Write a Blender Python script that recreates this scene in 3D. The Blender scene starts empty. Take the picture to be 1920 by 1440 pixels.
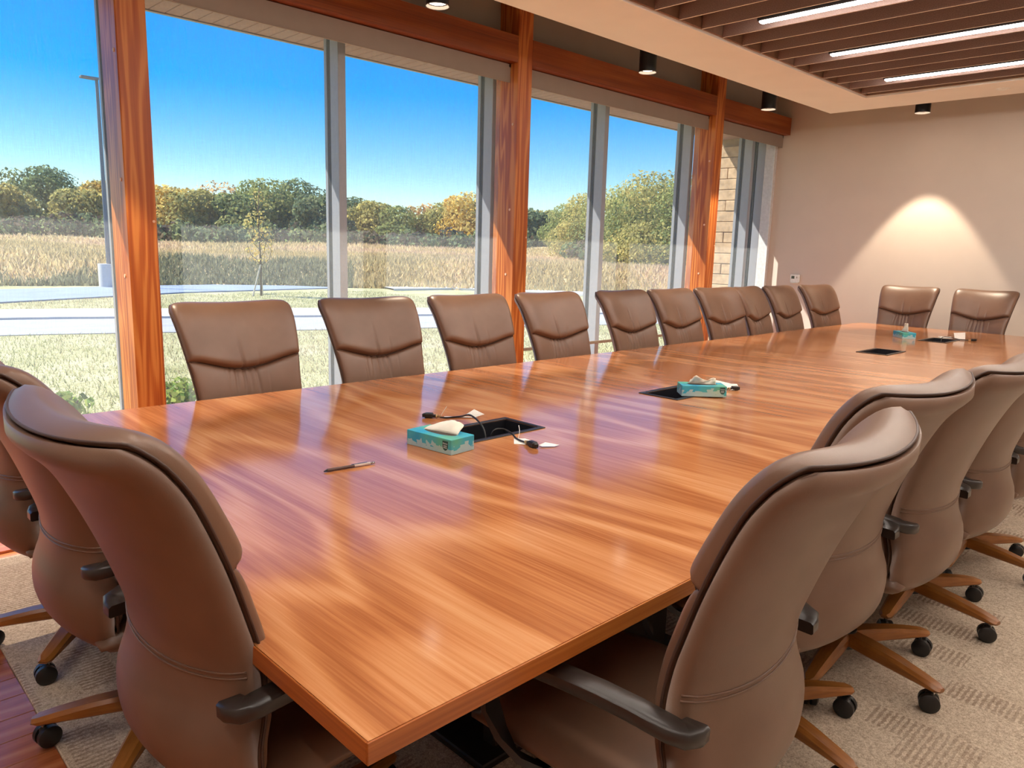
import bpy, math, random
import numpy as np
from mathutils import Vector, Matrix, Euler

random.seed(7)
rng = np.random.default_rng(11)
sc = bpy.context.scene
COL = sc.collection

# ------------------------------------------------------------------ camera
FPX = 1414.84
yaw, pit, roll = math.radians(45.5396), math.radians(-10.1534), math.radians(1.6056)
fw = Vector((math.cos(yaw) * math.cos(pit), math.sin(yaw) * math.cos(pit), math.sin(pit)))
rt = Vector((math.sin(yaw), -math.cos(yaw), 0))
up = rt.cross(fw)
r2 = rt * math.cos(roll) + up * math.sin(roll)
u2 = -rt * math.sin(roll) + up * math.cos(roll)
cam = bpy.data.cameras.new('camera')
cam.sensor_fit = 'HORIZONTAL'
cam.sensor_width = 36.0
cam.lens = FPX / 1920 * 36.0
cam.clip_start = 0.05
cam.clip_end = 600
camo = bpy.data.objects.new('camera', cam)
COL.objects.link(camo)
M = Matrix((r2, u2, -fw)).transposed().to_4x4()
M.translation = Vector((0, 0, 1.42))
camo.matrix_world = M
sc.camera = camo

# ------------------------------------------------------------------ world, sun, exposure
EXPOSURE = 0.0
SKY_STRENGTH = 0.47
SUN_ENERGY = 11.0
LED_STRENGTH = 53.0
SPOT_ENERGY = 230.0
sun_dir = Vector((0.75, -1.0, -1.407)).normalized()      # travel direction of the light

w = bpy.data.worlds.new('world')
sc.world = w
w.use_nodes = True
nt = w.node_tree
nt.nodes.clear()
wo = nt.nodes.new('ShaderNodeOutputWorld')
bg = nt.nodes.new('ShaderNodeBackground')
sky = nt.nodes.new('ShaderNodeTexSky')
sky.sky_type = 'NISHITA'
sky.sun_disc = False
sky.sun_elevation = math.asin(-sun_dir.z)
sky.sun_rotation = math.atan2(-sun_dir.x, -sun_dir.y)
sky.altitude = 300
sky.air_density = 1.0
sky.dust_density = 0.0
sky.ozone_density = 2.5
hs = nt.nodes.new('ShaderNodeHueSaturation')
hs.inputs['Hue'].default_value = 0.518
hs.inputs['Saturation'].default_value = 2.4
gm = nt.nodes.new('ShaderNodeGamma')
gm.inputs[1].default_value = 0.62
nt.links.new(sky.outputs[0], gm.inputs[0])
nt.links.new(gm.outputs[0], hs.inputs['Color'])
nt.links.new(hs.outputs[0], bg.inputs['Color'])
bg.inputs['Strength'].default_value = SKY_STRENGTH
nt.links.new(bg.outputs[0], wo.inputs['Surface'])

sl = bpy.data.lights.new('sun', 'SUN')
sl.energy = SUN_ENERGY
sl.angle = math.radians(0.55)
sl.color = (1.0, 0.95, 0.86)
so = bpy.data.objects.new('sun', sl)
so.rotation_euler = sun_dir.to_track_quat('-Z', 'Y').to_euler()
so.location = (-20, 30, 40)
COL.objects.link(so)

sc.view_settings.view_transform = 'Standard'
sc.view_settings.look = 'None'
sc.view_settings.exposure = EXPOSURE
sc.view_settings.gamma = 1.0
sc.view_settings.use_curve_mapping = False
try:
    sc.cycles.use_denoising = True
    sc.cycles.use_adaptive_sampling = True
    sc.cycles.adaptive_threshold = 0.03
    sc.cycles.max_bounces = 6
    sc.cycles.diffuse_bounces = 3
    sc.cycles.glossy_bounces = 3
    sc.cycles.transmission_bounces = 4
    sc.cycles.transparent_max_bounces = 14
    sc.cycles.sample_clamp_indirect = 6.0
    sc.cycles.caustics_reflective = False
    sc.cycles.caustics_refractive = False
except Exception:
    pass


# ------------------------------------------------------------------ node helpers
class NB:
    def __init__(s, name):
        s.m = bpy.data.materials.new(name)
        s.m.use_nodes = True
        s.t = s.m.node_tree
        s.b = s.t.nodes['Principled BSDF']
        s.out = s.t.nodes['Material Output']
        s.tc = None

    def n(s, typ, **kw):
        nd = s.t.nodes.new(typ)
        for k, v in kw.items():
            setattr(nd, k, v)
        return nd

    def l(s, a, b):
        s.t.links.new(a, b)

    def co(s, scale=(1, 1, 1), rot=(0, 0, 0), which='Object', loc=(0, 0, 0)):
        if s.tc is None:
            s.tc = s.n('ShaderNodeTexCoord')
        mp = s.n('ShaderNodeMapping')
        mp.inputs['Scale'].default_value = scale
        mp.inputs['Rotation'].default_value = rot
        mp.inputs['Location'].default_value = loc
        s.l(s.tc.outputs[which], mp.inputs['Vector'])
        return mp.outputs[0]

    def noise(s, vec, scale=1, detail=3, rough=.5, dist=0):
        nd = s.n('ShaderNodeTexNoise')
        nd.inputs['Scale'].default_value = scale
        nd.inputs['Detail'].default_value = detail
        nd.inputs['Roughness'].default_value = rough
        nd.inputs['Distortion'].default_value = dist
        s.l(vec, nd.inputs['Vector'])
        return nd.outputs[0]

    def math(s, op, a, b=None, c=None):
        nd = s.n('ShaderNodeMath', operation=op)
        for i, v in enumerate((a, b, c)):
            if v is None:
                continue
            if isinstance(v, (int, float)):
                nd.inputs[i].default_value = v
            else:
                s.l(v, nd.inputs[i])
        return nd.outputs[0]

    def ramp(s, fac, stops):
        nd = s.n('ShaderNodeValToRGB')
        el = nd.color_ramp.elements
        while len(el) < len(stops):
            el.new(.5)
        for e, (p, c) in zip(el, stops):
            e.position = p
            e.color = (*c, 1)
        s.l(fac, nd.inputs[0])
        return nd.outputs[0]

    def mix(s, fac, a, b, mode='MIX'):
        nd = s.n('ShaderNodeMix', data_type='RGBA', blend_type=mode)
        for sock, v in ((nd.inputs[0], fac), (nd.inputs[6], a), (nd.inputs[7], b)):
            if isinstance(v, (int, float)):
                sock.default_value = v
            elif isinstance(v, tuple):
                sock.default_value = (*v, 1)
            else:
                s.l(v, sock)
        return nd.outputs[2]

    def bump(s, h, strength=.2, dist=.01):
        nd = s.n('ShaderNodeBump')
        nd.inputs['Strength'].default_value = strength
        nd.inputs['Distance'].default_value = dist
        s.l(h, nd.inputs['Height'])
        s.l(nd.outputs[0], s.b.inputs['Normal'])

    def set(s, color=None, rough=None, metal=None, spec=None, coat=None, coat_rough=None):
        b = s.b.inputs
        if color is not None:
            if isinstance(color, tuple):
                b['Base Color'].default_value = (*color, 1)
            else:
                s.l(color, b['Base Color'])
        if rough is not None:
            if isinstance(rough, (int, float)):
                b['Roughness'].default_value = rough
            else:
                s.l(rough, b['Roughness'])
        if metal is not None:
            b['Metallic'].default_value = metal
        if spec is not None:
            b['Specular IOR Level'].default_value = spec
        if coat is not None:
            b['Coat Weight'].default_value = coat
        if coat_rough is not None:
            b['Coat Roughness'].default_value = coat_rough
        return s


def S(r, g, b):
    f = lambda c: (c / 255 / 12.92) if c <= 10.3 else ((c / 255 + .055) / 1.055) ** 2.4
    return (f(r), f(g), f(b))


MT = {}


def plain(name, col, rough=.5, metal=0., spec=.5, noise_amt=.06, nscale=30):
    k = NB(name)
    nz = k.noise(k.co(), nscale, 3)
    c2 = tuple(max(0, x * (1 - noise_amt * 2)) for x in col)
    c1 = tuple(min(1, x * (1 + noise_amt)) for x in col)
    k.set(k.ramp(nz, [(.3, c2), (.7, c1)]), rough, metal, spec)
    MT[name] = k.m
    return k


def wood(name, along, stops, ring=26, s_low=(1.6, .12), s_fine=(70, 2.2), rough=.3, spec=.5, coat=0, coat_rough=.1, bumpy=0.0, mixf=.55):
    k = NB(name)
    lo = [s_low[0]] * 3
    fi = [s_fine[0]] * 3
    mid = [s_fine[0] * .22] * 3
    lo[along], fi[along], mid[along] = s_low[1], s_fine[1], s_fine[1] * .22
    n1 = k.noise(k.co(tuple(lo)), 1, 2.5, .5, .25)
    rg = k.math('SINE', k.math('MULTIPLY', n1, ring * 6.283))
    rg = k.math('MULTIPLY_ADD', rg, .5, .5)
    rg = k.math('POWER', k.math('MAXIMUM', rg, .0005), 1.8)
    n2 = k.noise(k.co(tuple(fi)), 1, 3, .6)
    n3 = k.noise(k.co(tuple(mid)), 1, 4, .6)
    f = k.math('MULTIPLY', rg, mixf * .5)
    f = k.math('MULTIPLY_ADD', n2, .58, f)
    f = k.math('MULTIPLY_ADD', n3, .62, f)
    f = k.math('SUBTRACT', f, .18)
    k.set(k.ramp(f, stops), rough, 0, spec, coat, coat_rough)
    if bumpy:
        k.bump(n2, bumpy, .002)
    MT[name] = k.m
    return k


# ------------------------------------------------------------------ materials
wood('table_wood', 1, [(.14, S(148, 86, 48)), (.36, S(166, 101, 59)), (.54, S(186, 120, 74)), (.70, S(200, 137, 90)), (.95, S(214, 158, 112))],
     ring=9, s_low=(1.6, .30), s_fine=(150, 3.0), rough=.12, spec=.5, mixf=.6)
wood('table_edge', 0, [(.2, S(140, 70, 24)), (.5, S(176, 98, 40)), (.85, S(208, 134, 66))], ring=4, s_low=(2, .3), s_fine=(160, 3.0), rough=.3)
wood('table_edge_y', 1, [(.2, S(140, 70, 24)), (.5, S(176, 98, 40)), (.85, S(208, 134, 66))], ring=4, s_low=(2, .3), s_fine=(160, 3.0), rough=.3)
wood('fir_z', 2, [(.10, S(116, 50, 15)), (.36, S(153, 73, 24)), (.6, S(174, 92, 34)), (.95, S(196, 120, 56))],
     ring=11, s_low=(5.0, .40), s_fine=(150, 1.4), rough=.42, mixf=1.15, bumpy=.1)
wood('fir_x', 0, [(.10, S(98, 42, 15)), (.36, S(130, 60, 21)), (.6, S(152, 78, 31)), (.95, S(178, 106, 52))],
     ring=4, s_low=(6, .3), s_fine=(150, 1.4), rough=.45, mixf=.5, bumpy=.1)
wood('leg_wood', 0, [(.1, S(110, 62, 24)), (.5, S(150, 92, 40)), (.9, S(178, 116, 58))], ring=3, s_low=(6, 2), s_fine=(140, 12), rough=.28)
wood('floor_wood', 0, [(.15, S(146, 76, 44)), (.5, S(182, 102, 62)), (.85, S(202, 126, 82))], ring=5, s_low=(5, .6), s_fine=(90, 3), rough=.22)

k = NB('leather')
c = k.co()
n1 = k.noise(c, 6, 3)
n2 = k.noise(c, 420, 2, .6)
k.set(k.ramp(n1, [(.25, S(108, 79, 62)), (.75, S(122, 92, 74))]), .38, 0, .5)
k.bump(n2, .10, .0015)
MT['leather'] = k.m
plain('piping', S(72, 50, 41), .55)
plain('black_plastic', S(30, 28, 28), .38)
plain('arm_plastic', S(50, 42, 38), .32)
plain('black_metal', S(18, 18, 24), .35)
plain('chrome', S(190, 190, 190), .15, 1.0)
plain('wall_paint', S(204, 191, 180), .75, 0, .3, .015, 3)
plain('soffit_white', S(236, 230, 222), .7, 0, .3, .012, 3)
plain('upper_grey', S(168, 158, 150), .8, 0, .3, .02, 3)
plain('baffle_felt', S(160, 136, 130), .95, 0, .1, .12, 160)
plain('baffle_edge', S(248, 236, 224), .9, 0, .2, .05, 60)
plain('recess_brown', S(150, 124, 108), .9, 0, .2, .05, 20)
plain('dark_void', S(120, 96, 86), .95, 0, .1)
plain('alu', S(146, 146, 154), .4, .0, .6, .02)
plain('gasket', S(24, 24, 30), .7)
plain('fascia_grey', S(150, 138, 128), .6, 0, .4, .02, 8)
plain('hem_grey', S(140, 130, 116), .6)
plain('curb_white', S(222, 222, 224), .6)
plain('stat_white', S(235, 235, 230), .45)
plain('stat_screen', S(70, 76, 66), .25)
plain('tag_paper', S(238, 234, 226), .7, 0, .3, .06, 220)
plain('tissue', S(246, 238, 222), .9, 0, .2, .02, 40)
plain('grommet', S(26, 26, 32), .4)
plain('tray_dark', S(70, 58, 50), .6)
plain('pen_body', S(92, 72, 66), .25)
plain('pen_clear', S(196, 180, 172), .15)
plain('label_green', S(30, 74, 66), .5)
plain('print_white', S(235, 240, 238), .6)
plain('pedestal', S(44, 34, 30), .5)
plain('brass', S(200, 168, 120), .35, .6)
plain('dowel_wood', S(226, 180, 150), .6)
plain('stone_block', S(200, 168, 136), .9, 0, .2, .14, 14)
plain('soffit_gap', S(90, 66, 60), .9)
plain('mortar', S(168, 140, 112), .95)
plain('soffit_board', S(160, 122, 114), .7, 0, .3, .07, 9)
plain('concrete', S(214, 210, 206), .85, 0, .3, .05, 1.2)
plain('asphalt', S(176, 174, 178), .9, 0, .3, .06, 2)
plain('asphalt_sky_tint', S(150, 160, 180), .7, 0, .4, .06, 1)  # blue of shade and reflected sky put into the asphalt colour
plain('pole_grey', S(120, 124, 130), .5, .3)
plain('bark', S(96, 80, 66), .95, 0, .1, .2, 6)
plain('stake', S(206, 192, 170), .8)

# carpet
k = NB('carpet')
c = k.co()
sp = k.noise(c, 260, 2, .7)
sp2 = k.noise(c, 90, 2, .6)
base = k.ramp(k.math('MULTIPLY_ADD', sp2, .4, k.math('MULTIPLY', sp, .6)), [(.34, S(160, 138, 118)), (.5, S(208, 187, 164)), (.66, S(236, 220, 200))])
br = k.n('ShaderNodeTexBrick')
br.offset = .37
br.inputs['Scale'].default_value = 1.0
br.inputs['Mortar Size'].default_value = .0
br.inputs['Brick Width'].default_value = .31
br.inputs['Row Height'].default_value = .115
br.inputs['Bias'].default_value = -.1
br.inputs['Color1'].default_value = (0, 0, 0, 1)
br.inputs['Color2'].default_value = (1, 1, 1, 1)
k.l(k.co((1, 1, 1), (0, 0, math.radians(90))), br.inputs['Vector'])
patch = k.math('GREATER_THAN', br.outputs['Color'], .66)
wv = k.n('ShaderNodeTexWave')
wv.wave_type = 'BANDS'
wv.bands_direction = 'Y'
wv.inputs['Scale'].default_value = 17
wv.inputs['Distortion'].default_value = 2.5
wv.inputs['Detail'].default_value = 3
wv.inputs['Detail Scale'].default_value = 4
k.l(c, wv.inputs['Vector'])
ribs = k.math('MULTIPLY', patch, k.math('GREATER_THAN', wv.outputs['Fac'], .52))
ribs = k.math('MULTIPLY', ribs, k.math('MULTIPLY_ADD', k.noise(c, 5, 2), .7, .1))
k.set(k.mix(ribs, base, S(128, 98, 78)), .95, 0, .1)
k.bump(k.math('SUBTRACT', sp2, ribs), .5, .004)
MT['carpet'] = k.m

# roller shade fabric: open weave, partly see-through, the yarns scatter light
k = NB('shade_fabric')
k.t.nodes.remove(k.b)
c1 = k.noise(k.co((260, 260, 12)), 1, 2)
c2 = k.noise(k.co((14, 14, 300)), 1, 2)
wvn = k.math('ADD', k.math('MULTIPLY', c1, .6), k.math('MULTIPLY', c2, .4))
fac = k.n('ShaderNodeMapRange')
fac.inputs[1].default_value = .3
fac.inputs[2].default_value = .7
fac.inputs[3].default_value = .12
fac.inputs[4].default_value = .27
k.l(wvn, fac.inputs[0])
tr = k.n('ShaderNodeBsdfTransparent')
tr.inputs[0].default_value = (1, 1, 1, 1)
tl = k.n('ShaderNodeBsdfTranslucent')
tl.inputs[0].default_value = (.60, .59, .58, 1)
df = k.n('ShaderNodeBsdfDiffuse')
df.inputs[0].default_value = (.45, .43, .41, 1)
yarn = k.n('ShaderNodeMixShader')
yarn.inputs[0].default_value = .35
k.l(tl.outputs[0], yarn.inputs[1])
k.l(df.outputs[0], yarn.inputs[2])
ms = k.n('ShaderNodeMixShader')
k.l(fac.outputs[0], ms.inputs[0])
k.l(tr.outputs[0], ms.inputs[1])
k.l(yarn.outputs[0], ms.inputs[2])
k.l(ms.outputs[0], k.out.inputs['Surface'])
MT['shade_fabric'] = k.m

# window glass
k = NB('glass')
k.t.nodes.remove(k.b)
tr = k.n('ShaderNodeBsdfTransparent')
tr.inputs[0].default_value = (.93, .96, .95, 1)
gl = k.n('ShaderNodeBsdfGlossy')
gl.inputs['Roughness'].default_value = .01
fr = k.n('ShaderNodeLayerWeight')
rf = k.math('MULTIPLY_ADD', k.math('POWER', k.math('MAXIMUM', fr.outputs['Facing'], .0001), 6), .05, .0)
ms = k.n('ShaderNodeMixShader')
k.l(rf, ms.inputs[0])
k.l(tr.outputs[0], ms.inputs[1])
k.l(gl.outputs[0], ms.inputs[2])
k.l(ms.outputs[0], k.out.inputs['Surface'])
MT['glass'] = k.m


def emit(name, col, strength):
    k = NB(name)
    k.set((0.8, 0.8, 0.8))
    k.b.inputs['Emission Color'].default_value = (*col, 1)
    k.b.inputs['Emission Strength'].default_value = strength
    MT[name] = k.m


emit('led', (1.0, .92, .82), LED_STRENGTH)
emit('lens', (1.0, .90, .76), 14)

# tissue box print: watery teal and pale bubbles
k = NB('box_print')
c = k.co()
n = k.noise(c, 9, 2)
vo = k.n('ShaderNodeTexVoronoi')
vo.inputs['Scale'].default_value = 48
k.l(c, vo.inputs['Vector'])
sx = k.n('ShaderNodeSeparateXYZ')
k.l(k.co(), sx.inputs[0])
hz = k.math('MULTIPLY', sx.outputs[2], 20)
base = k.ramp(n, [(.3, S(20, 140, 190)), (.5, S(60, 168, 190)), (.7, S(90, 176, 150))])
bub = k.math('GREATER_THAN', k.math('SUBTRACT', k.math('ADD', vo.outputs['Color'], .35), hz), .35)
k.set(k.mix(k.math('MULTIPLY', bub, .55), base, S(206, 214, 206)), .5)
MT['box_print'] = k.m


def attr_mat(name, rough=.9, transl=.0):
    k = NB(name)
    a = k.n('ShaderNodeAttribute')
    a.attribute_name = 'Col'
    nz = k.noise(k.co(), 3, 2)
    colr = k.mix(k.math('MULTIPLY', nz, .35), a.outputs['Color'], (.05, .05, .02))
    k.set(colr, rough, 0, .15)
    if transl:
        tl = k.n('ShaderNodeBsdfTranslucent')
        k.l(a.outputs['Color'], tl.inputs[0])
        ms = k.n('ShaderNodeMixShader')
        ms.inputs[0].default_value = transl
        k.l(k.b.outputs[0], ms.inputs[1])
        k.l(tl.outputs[0], ms.inputs[2])
        k.l(ms.outputs[0], k.out.inputs['Surface'])
    MT[name] = k.m


attr_mat('leaf_mat', .8, .5)
attr_mat('grass_mat', .9, .5)

k = NB('lawn')
c = k.co()
k.set(k.ramp(k.math('MULTIPLY_ADD', k.noise(c, 14, 4, .7), .5, k.math('MULTIPLY', k.noise(c, 1.1, 3), .5)),
             [(.34, S(158, 152, 104)), (.5, S(190, 182, 136)), (.64, S(212, 200, 164))]), .95, 0, .1)
k.bump(k.noise(c, 26, 3), .8, .05)
MT['lawn'] = k.m
k = NB('meadow')
c = k.co((.25, .5, 1))
k.set(k.ramp(k.math('MULTIPLY_ADD', k.noise(k.co(), 3, 4, .7), .35, k.math('MULTIPLY', k.noise(c, .55, 4), .65)),
             [(.36, S(132, 126, 90)), (.45, S(196, 172, 126)), (.58, S(222, 194, 152)), (.7, S(230, 206, 158))]), .95, 0, .1)
k.bump(k.noise(k.co(), 5, 4), 1, .3)
MT['meadow'] = k.m


# ------------------------------------------------------------------ mesh helpers
class MB:
    def __init__(s):
        s.v, s.f, s.mi = [], [], []

    def add(s, vs, fs, mi=0):
        o = len(s.v)
        s.v += [tuple(p) for p in vs]
        s.f += [tuple(i + o for i in f) for f in fs]
        s.mi += [mi] * len(fs)
        return s

    def box(s, x0, x1, y0, y1, z0, z1, bev=0.0, mi=0):
        if bev <= 0:
            vs = [(x, y, z) for z in (z0, z1) for y in (y0, y1) for x in (x0, x1)]
            fs = [(0, 2, 3, 1), (4, 5, 7, 6), (0, 1, 5, 4), (2, 6, 7, 3), (0, 4, 6, 2), (1, 3, 7, 5)]
            return s.add(vs, fs, mi)
        b = min(bev, (x1 - x0) * .49, (y1 - y0) * .49, (z1 - z0) * .49)
        vs, idx = [], {}
        X, Y, Z = (x0, x1), (y0, y1), (z0, z1)
        for i in (0, 1):
            for j in (0, 1):
                for l in (0, 1):
                    for a in range(3):
                        p = [X[i], Y[j], Z[l]]
                        for q in range(3):
                            if q != a:
                                p[q] += b if (i, j, l)[q] == 0 else -b
                        idx[(i, j, l, a)] = len(vs)
                        vs.append(tuple(p))
        fs = []
        def quad(ks):
            fs.append(tuple(idx[q] for q in ks))
        for a in range(3):
            o1, o2 = [(1, 2), (0, 2), (0, 1)][a]
            for e in (0, 1):
                ks = []
                for (p, q) in ((0, 0), (1, 0), (1, 1), (0, 1)):
                    t = [0, 0, 0]
                    t[a], t[o1], t[o2] = e, p, q
                    ks.append((*t, a))
                quad(ks)
            for p in (0, 1):
                for q in (0, 1):
                    t0, t1 = [0, 0, 0], [0, 0, 0]
                    t0[a], t1[a] = 0, 1
                    t0[o1] = t1[o1] = p
                    t0[o2] = t1[o2] = q
                    quad([(*t0, o1), (*t1, o1), (*t1, o2), (*t0, o2)])
        for i in (0, 1):
            for j in (0, 1):
                for l in (0, 1):
                    fs.append(tuple(idx[(i, j, l, a)] for a in range(3)))
        return s.add(vs, fs, mi)

    def cyl(s, p0, p1, r0, r1=None, n=16, cap=True, mi=0):
        r1 = r0 if r1 is None else r1
        p0, p1 = Vector(p0), Vector(p1)
        d = (p1 - p0).normalized()
        a = d.orthogonal().normalized()
        b = d.cross(a)
        vs, fs = [], []
        for p, r in ((p0, r0), (p1, r1)):
            for i in range(n):
                t = 2 * math.pi * i / n
                vs.append(p + a * (r * math.cos(t)) + b * (r * math.sin(t)))
        for i in range(n):
            j = (i + 1) % n
            fs.append((i, j, n + j, n + i))
        if cap:
            fs.append(tuple(range(n - 1, -1, -1)))
            fs.append(tuple(range(n, 2 * n)))
        return s.add(vs, fs, mi)

    def sweep(s, pts, prof, upv=Vector((0, 0, 1)), mi=0, scales=None, closed_prof=True):
        """sweep profile [(side, up)] along pts; frame from tangent and reference vector"""
        pts = [Vector(p) for p in pts]
        n, m = len(pts), len(prof)
        vs, fs = [], []
        side_prev = None
        for i, p in enumerate(pts):
            t = (pts[min(i + 1, n - 1)] - pts[max(i - 1, 0)]).normalized()
            sd = t.cross(upv)
            if sd.length < 1e-4:
                sd = side_prev if side_prev is not None else t.orthogonal()
            sd.normalize()
            if side_prev is not None and sd.dot(side_prev) < 0:
                sd = -sd
            side_prev = sd
            u = sd.cross(t).normalized()
            k_ = scales[i] if scales else 1
            for a, b in prof:
                vs.append(p + sd * a * k_ + u * b * k_)
        for i in range(n - 1):
            for j in range(m):
                j2 = (j + 1) % m
                fs.append((i * m + j, i * m + j2, (i + 1) * m + j2, (i + 1) * m + j))
        fs.append(tuple(range(m - 1, -1, -1)))
        fs.append(tuple(range((n - 1) * m, n * m)))
        return s.add(vs, fs, mi)

    def tube(s, pts, r, n=8, mi=0, scales=None):
        prof = [(r * math.cos(2 * math.pi * i / n), r * math.sin(2 * math.pi * i / n)) for i in range(n)]
        return s.sweep(pts, prof, Vector((.03, .02, 1)).normalized(), mi, scales)

    def build(s, name, mats, parent=None, smooth=False, angle=None):
        me = bpy.data.meshes.new(name)
        me.from_pydata([tuple(map(float, p)) for p in s.v], [], s.f)
        if isinstance(mats, str):
            mats = [mats]
        for m in mats:
            me.materials.append(MT[m])
        if len(mats) > 1:
            me.polygons.foreach_set('material_index', s.mi)
        me.validate()
        me.update()
        import bmesh
        bm = bmesh.new()
        bm.from_mesh(me)
        bmesh.ops.recalc_face_normals(bm, faces=bm.faces)
        bm.to_mesh(me)
        bm.free()
        if smooth:
            me.polygons.foreach_set('use_smooth', [True] * len(me.polygons))
            if angle:
                me.set_sharp_from_angle(angle=math.radians(angle))
        o = bpy.data.objects.new(name, me)
        COL.objects.link(o)
        if parent is not None:
            o.parent = parent
        return o


def thing(name, label, cat, loc=(0, 0, 0), rz=0.0, group=None, kind=None):
    o = bpy.data.objects.new(name, None)
    o.empty_display_size = .1
    o.location = loc
    o.rotation_euler = (0, 0, rz)
    COL.objects.link(o)
    if label:
        o['label'] = label
    if cat:
        o['category'] = cat
    if group:
        o['group'] = group
    if kind:
        o['kind'] = kind
    return o


def struct(o, label=None):
    o['kind'] = 'structure'
    if label:
        o['label'] = label
    return o


def bare(name, kind='structure', label=None):
    return thing(name, label, None, kind=kind)


def copy_tree(o, parent=None):
    c = o.copy()
    COL.objects.link(c)
    c.parent = parent
    for ch in list(o.children):
        copy_tree(ch, c)
    return c


def inst(src, name, parent, loc, rot=(0, 0, 0), scale=(1, 1, 1)):
    o = bpy.data.objects.new(name, src)
    COL.objects.link(o)
    o.parent = parent
    o.location = loc
    o.rotation_euler = rot
    o.scale = scale
    return o


def box_mesh(name, dims, mat, bev=0):
    m = MB().box(-dims[0] / 2, dims[0] / 2, -dims[1] / 2, dims[1] / 2, -dims[2] / 2, dims[2] / 2, bev)
    o = m.build(name, mat)
    me = o.data
    bpy.data.objects.remove(o)
    return me


# ------------------------------------------------------------------ room shell
X0, XW = -2.8, 9.5           # back wall, far wall
Y0, YG = -2.4, 5.10          # right wall, window plane
ZU = 3.55                    # upper ceiling
fl = MB().box(X0 - .2, XW + .2, Y0 - .2, 5.25, -.25, -.012).build('floor', 'floor_wood')
struct(fl, 'dark red-brown wood floor along the windows')
# planks, in front of the window and at the table's near end
pl_mesh = box_mesh('floor_plank', (1.196, .1175, .012), 'floor_wood', .0015)
row = 0
y = 5.0
while y > 0.3:
    y -= .12
    x = -1.9 + (row % 3) * .4
    lim = 9.5 if y > 3.80 else .44
    row += 1
    while x < lim - .05:
        ln = min(1.2, lim - x)
        inst(pl_mesh, 'floor_plank', fl, (x + ln / 2, y + .06, -.006), (0, 0, 0), (ln / 1.2, 1, 1))
        x += ln
        if x > 4.0 and y > 3.8:
            break
flw = MB().box(4.0, XW, 3.80, 5.0, -.02, -.001).build('wood_strip', 'floor_wood', fl)
fln = MB().box(X0, .44, Y0, .3, -.02, -.001).build('wood_strip', 'floor_wood', fl)
cp = MB().box(.44, XW, Y0, 3.82, -.011, .006, .003).build('carpet', 'carpet')
struct(cp, 'beige patterned loop carpet under the table')
cp.name = 'floor_carpet'

struct(MB().box(XW, XW + .15, Y0 - .15, 5.3, 0, ZU).build('wall_far', 'wall_paint'))
struct(MB().box(X0 - .15, X0, Y0 - .15, 5.3, 0, ZU).build('wall_near', 'wall_paint'))
struct(MB().box(X0, XW, Y0 - .15, Y0, 0, ZU).build('wall_right', 'wall_paint'))
struct(MB().box(X0, XW, 4.95, 5.30, 2.99, ZU).build('wall_window', 'upper_grey'))
struct(MB().box(X0 - .15, XW + .15, Y0 - .15, 5.3, ZU, ZU + .12).build('ceiling_upper', 'upper_grey'))
struct(MB().box(XW - .014, XW, Y0, 4.9, .0, .1, .004).build('baseboard_far', 'black_plastic'))

# dropped ceiling cloud with its recess
cl = MB()
cl.box(X0, 8.65, 3.254, 3.873, 3.0, ZU - .01)
cl.box(8.03, 8.65, Y0, 3.254, 3.0, ZU - .01)
cl = struct(cl.build('ceiling', 'soffit_white'), 'white dropped ceiling frame around the brown baffles')
MB().box(X0, 8.03, Y0, 3.254, 3.32, 3.36).build('recess_panel', 'dark_void', cl)
rb = MB()
rb.box(X0, 8.03, 3.236, 3.2535, 3.02, 3.32)
rb.box(8.012, 8.0295, Y0, 3.236, 3.02, 3.32)
rb.build('recess_lining', 'recess_brown', cl)
bm_ = MB().box(-.006, .006, Y0, 3.232, 3.012, 3.24)
bm_.mi[0] = 1
bm_.f = bm_.f
bo = bm_.build('ceiling_baffle', ['baffle_felt', 'baffle_edge'], cl)
bx0 = 4.985
pitch = .2885
first = True
for i in range(-26, 11):
    x = bx0 + i * pitch
    if x < X0 + .05:
        continue
    if first:
        bo.location = (x, 0, 0)
        first = False
    else:
        inst(bo.data, 'ceiling_baffle', cl, (x, 0, 0))
# linear lights between baffles; unseen ones are added to light the room
LED_X = [bx0 + pitch * (8.45 - 4 * j) for j in range(8)]
led_labels = {0: 'slim linear ceiling light nearest the far wall, lowest of the three lit strips',
              1: 'middle one of the three lit linear ceiling lights between the baffles',
              2: 'lit linear ceiling light cut by the top edge of the photo'}
for j, x in enumerate(LED_X):
    if x < X0 + .3:
        continue
    t = thing('linear_ceiling_light', led_labels.get(j, 'unseen linear ceiling light added between the baffles to light the room'), 'ceiling light',
              (x, 0, 3.02), 0, 'linear lights in the baffle ceiling')
    MB().box(-.03, .03, -1.3, 2.86, 0, .075, .004).build('housing', 'black_metal', t)
    MB().box(-.024, .024, -1.285, 2.845, -.012, .002, .004).build('diffuser', 'led', t)
t = thing('sprinkler_cover', 'small white round sprinkler cover on the ceiling edge near the far wall', 'sprinkler', (8.33, 2.13, 2.994))
MB().cyl((0, 0, 0), (0, 0, .006), .055, .06, 24).build('plate', 'stat_white', t, True, 40)
MB().cyl((0, 0, -.006), (0, 0, 0), .035, .04, 24).build('cap', 'stat_white', t, True, 40)

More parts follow.
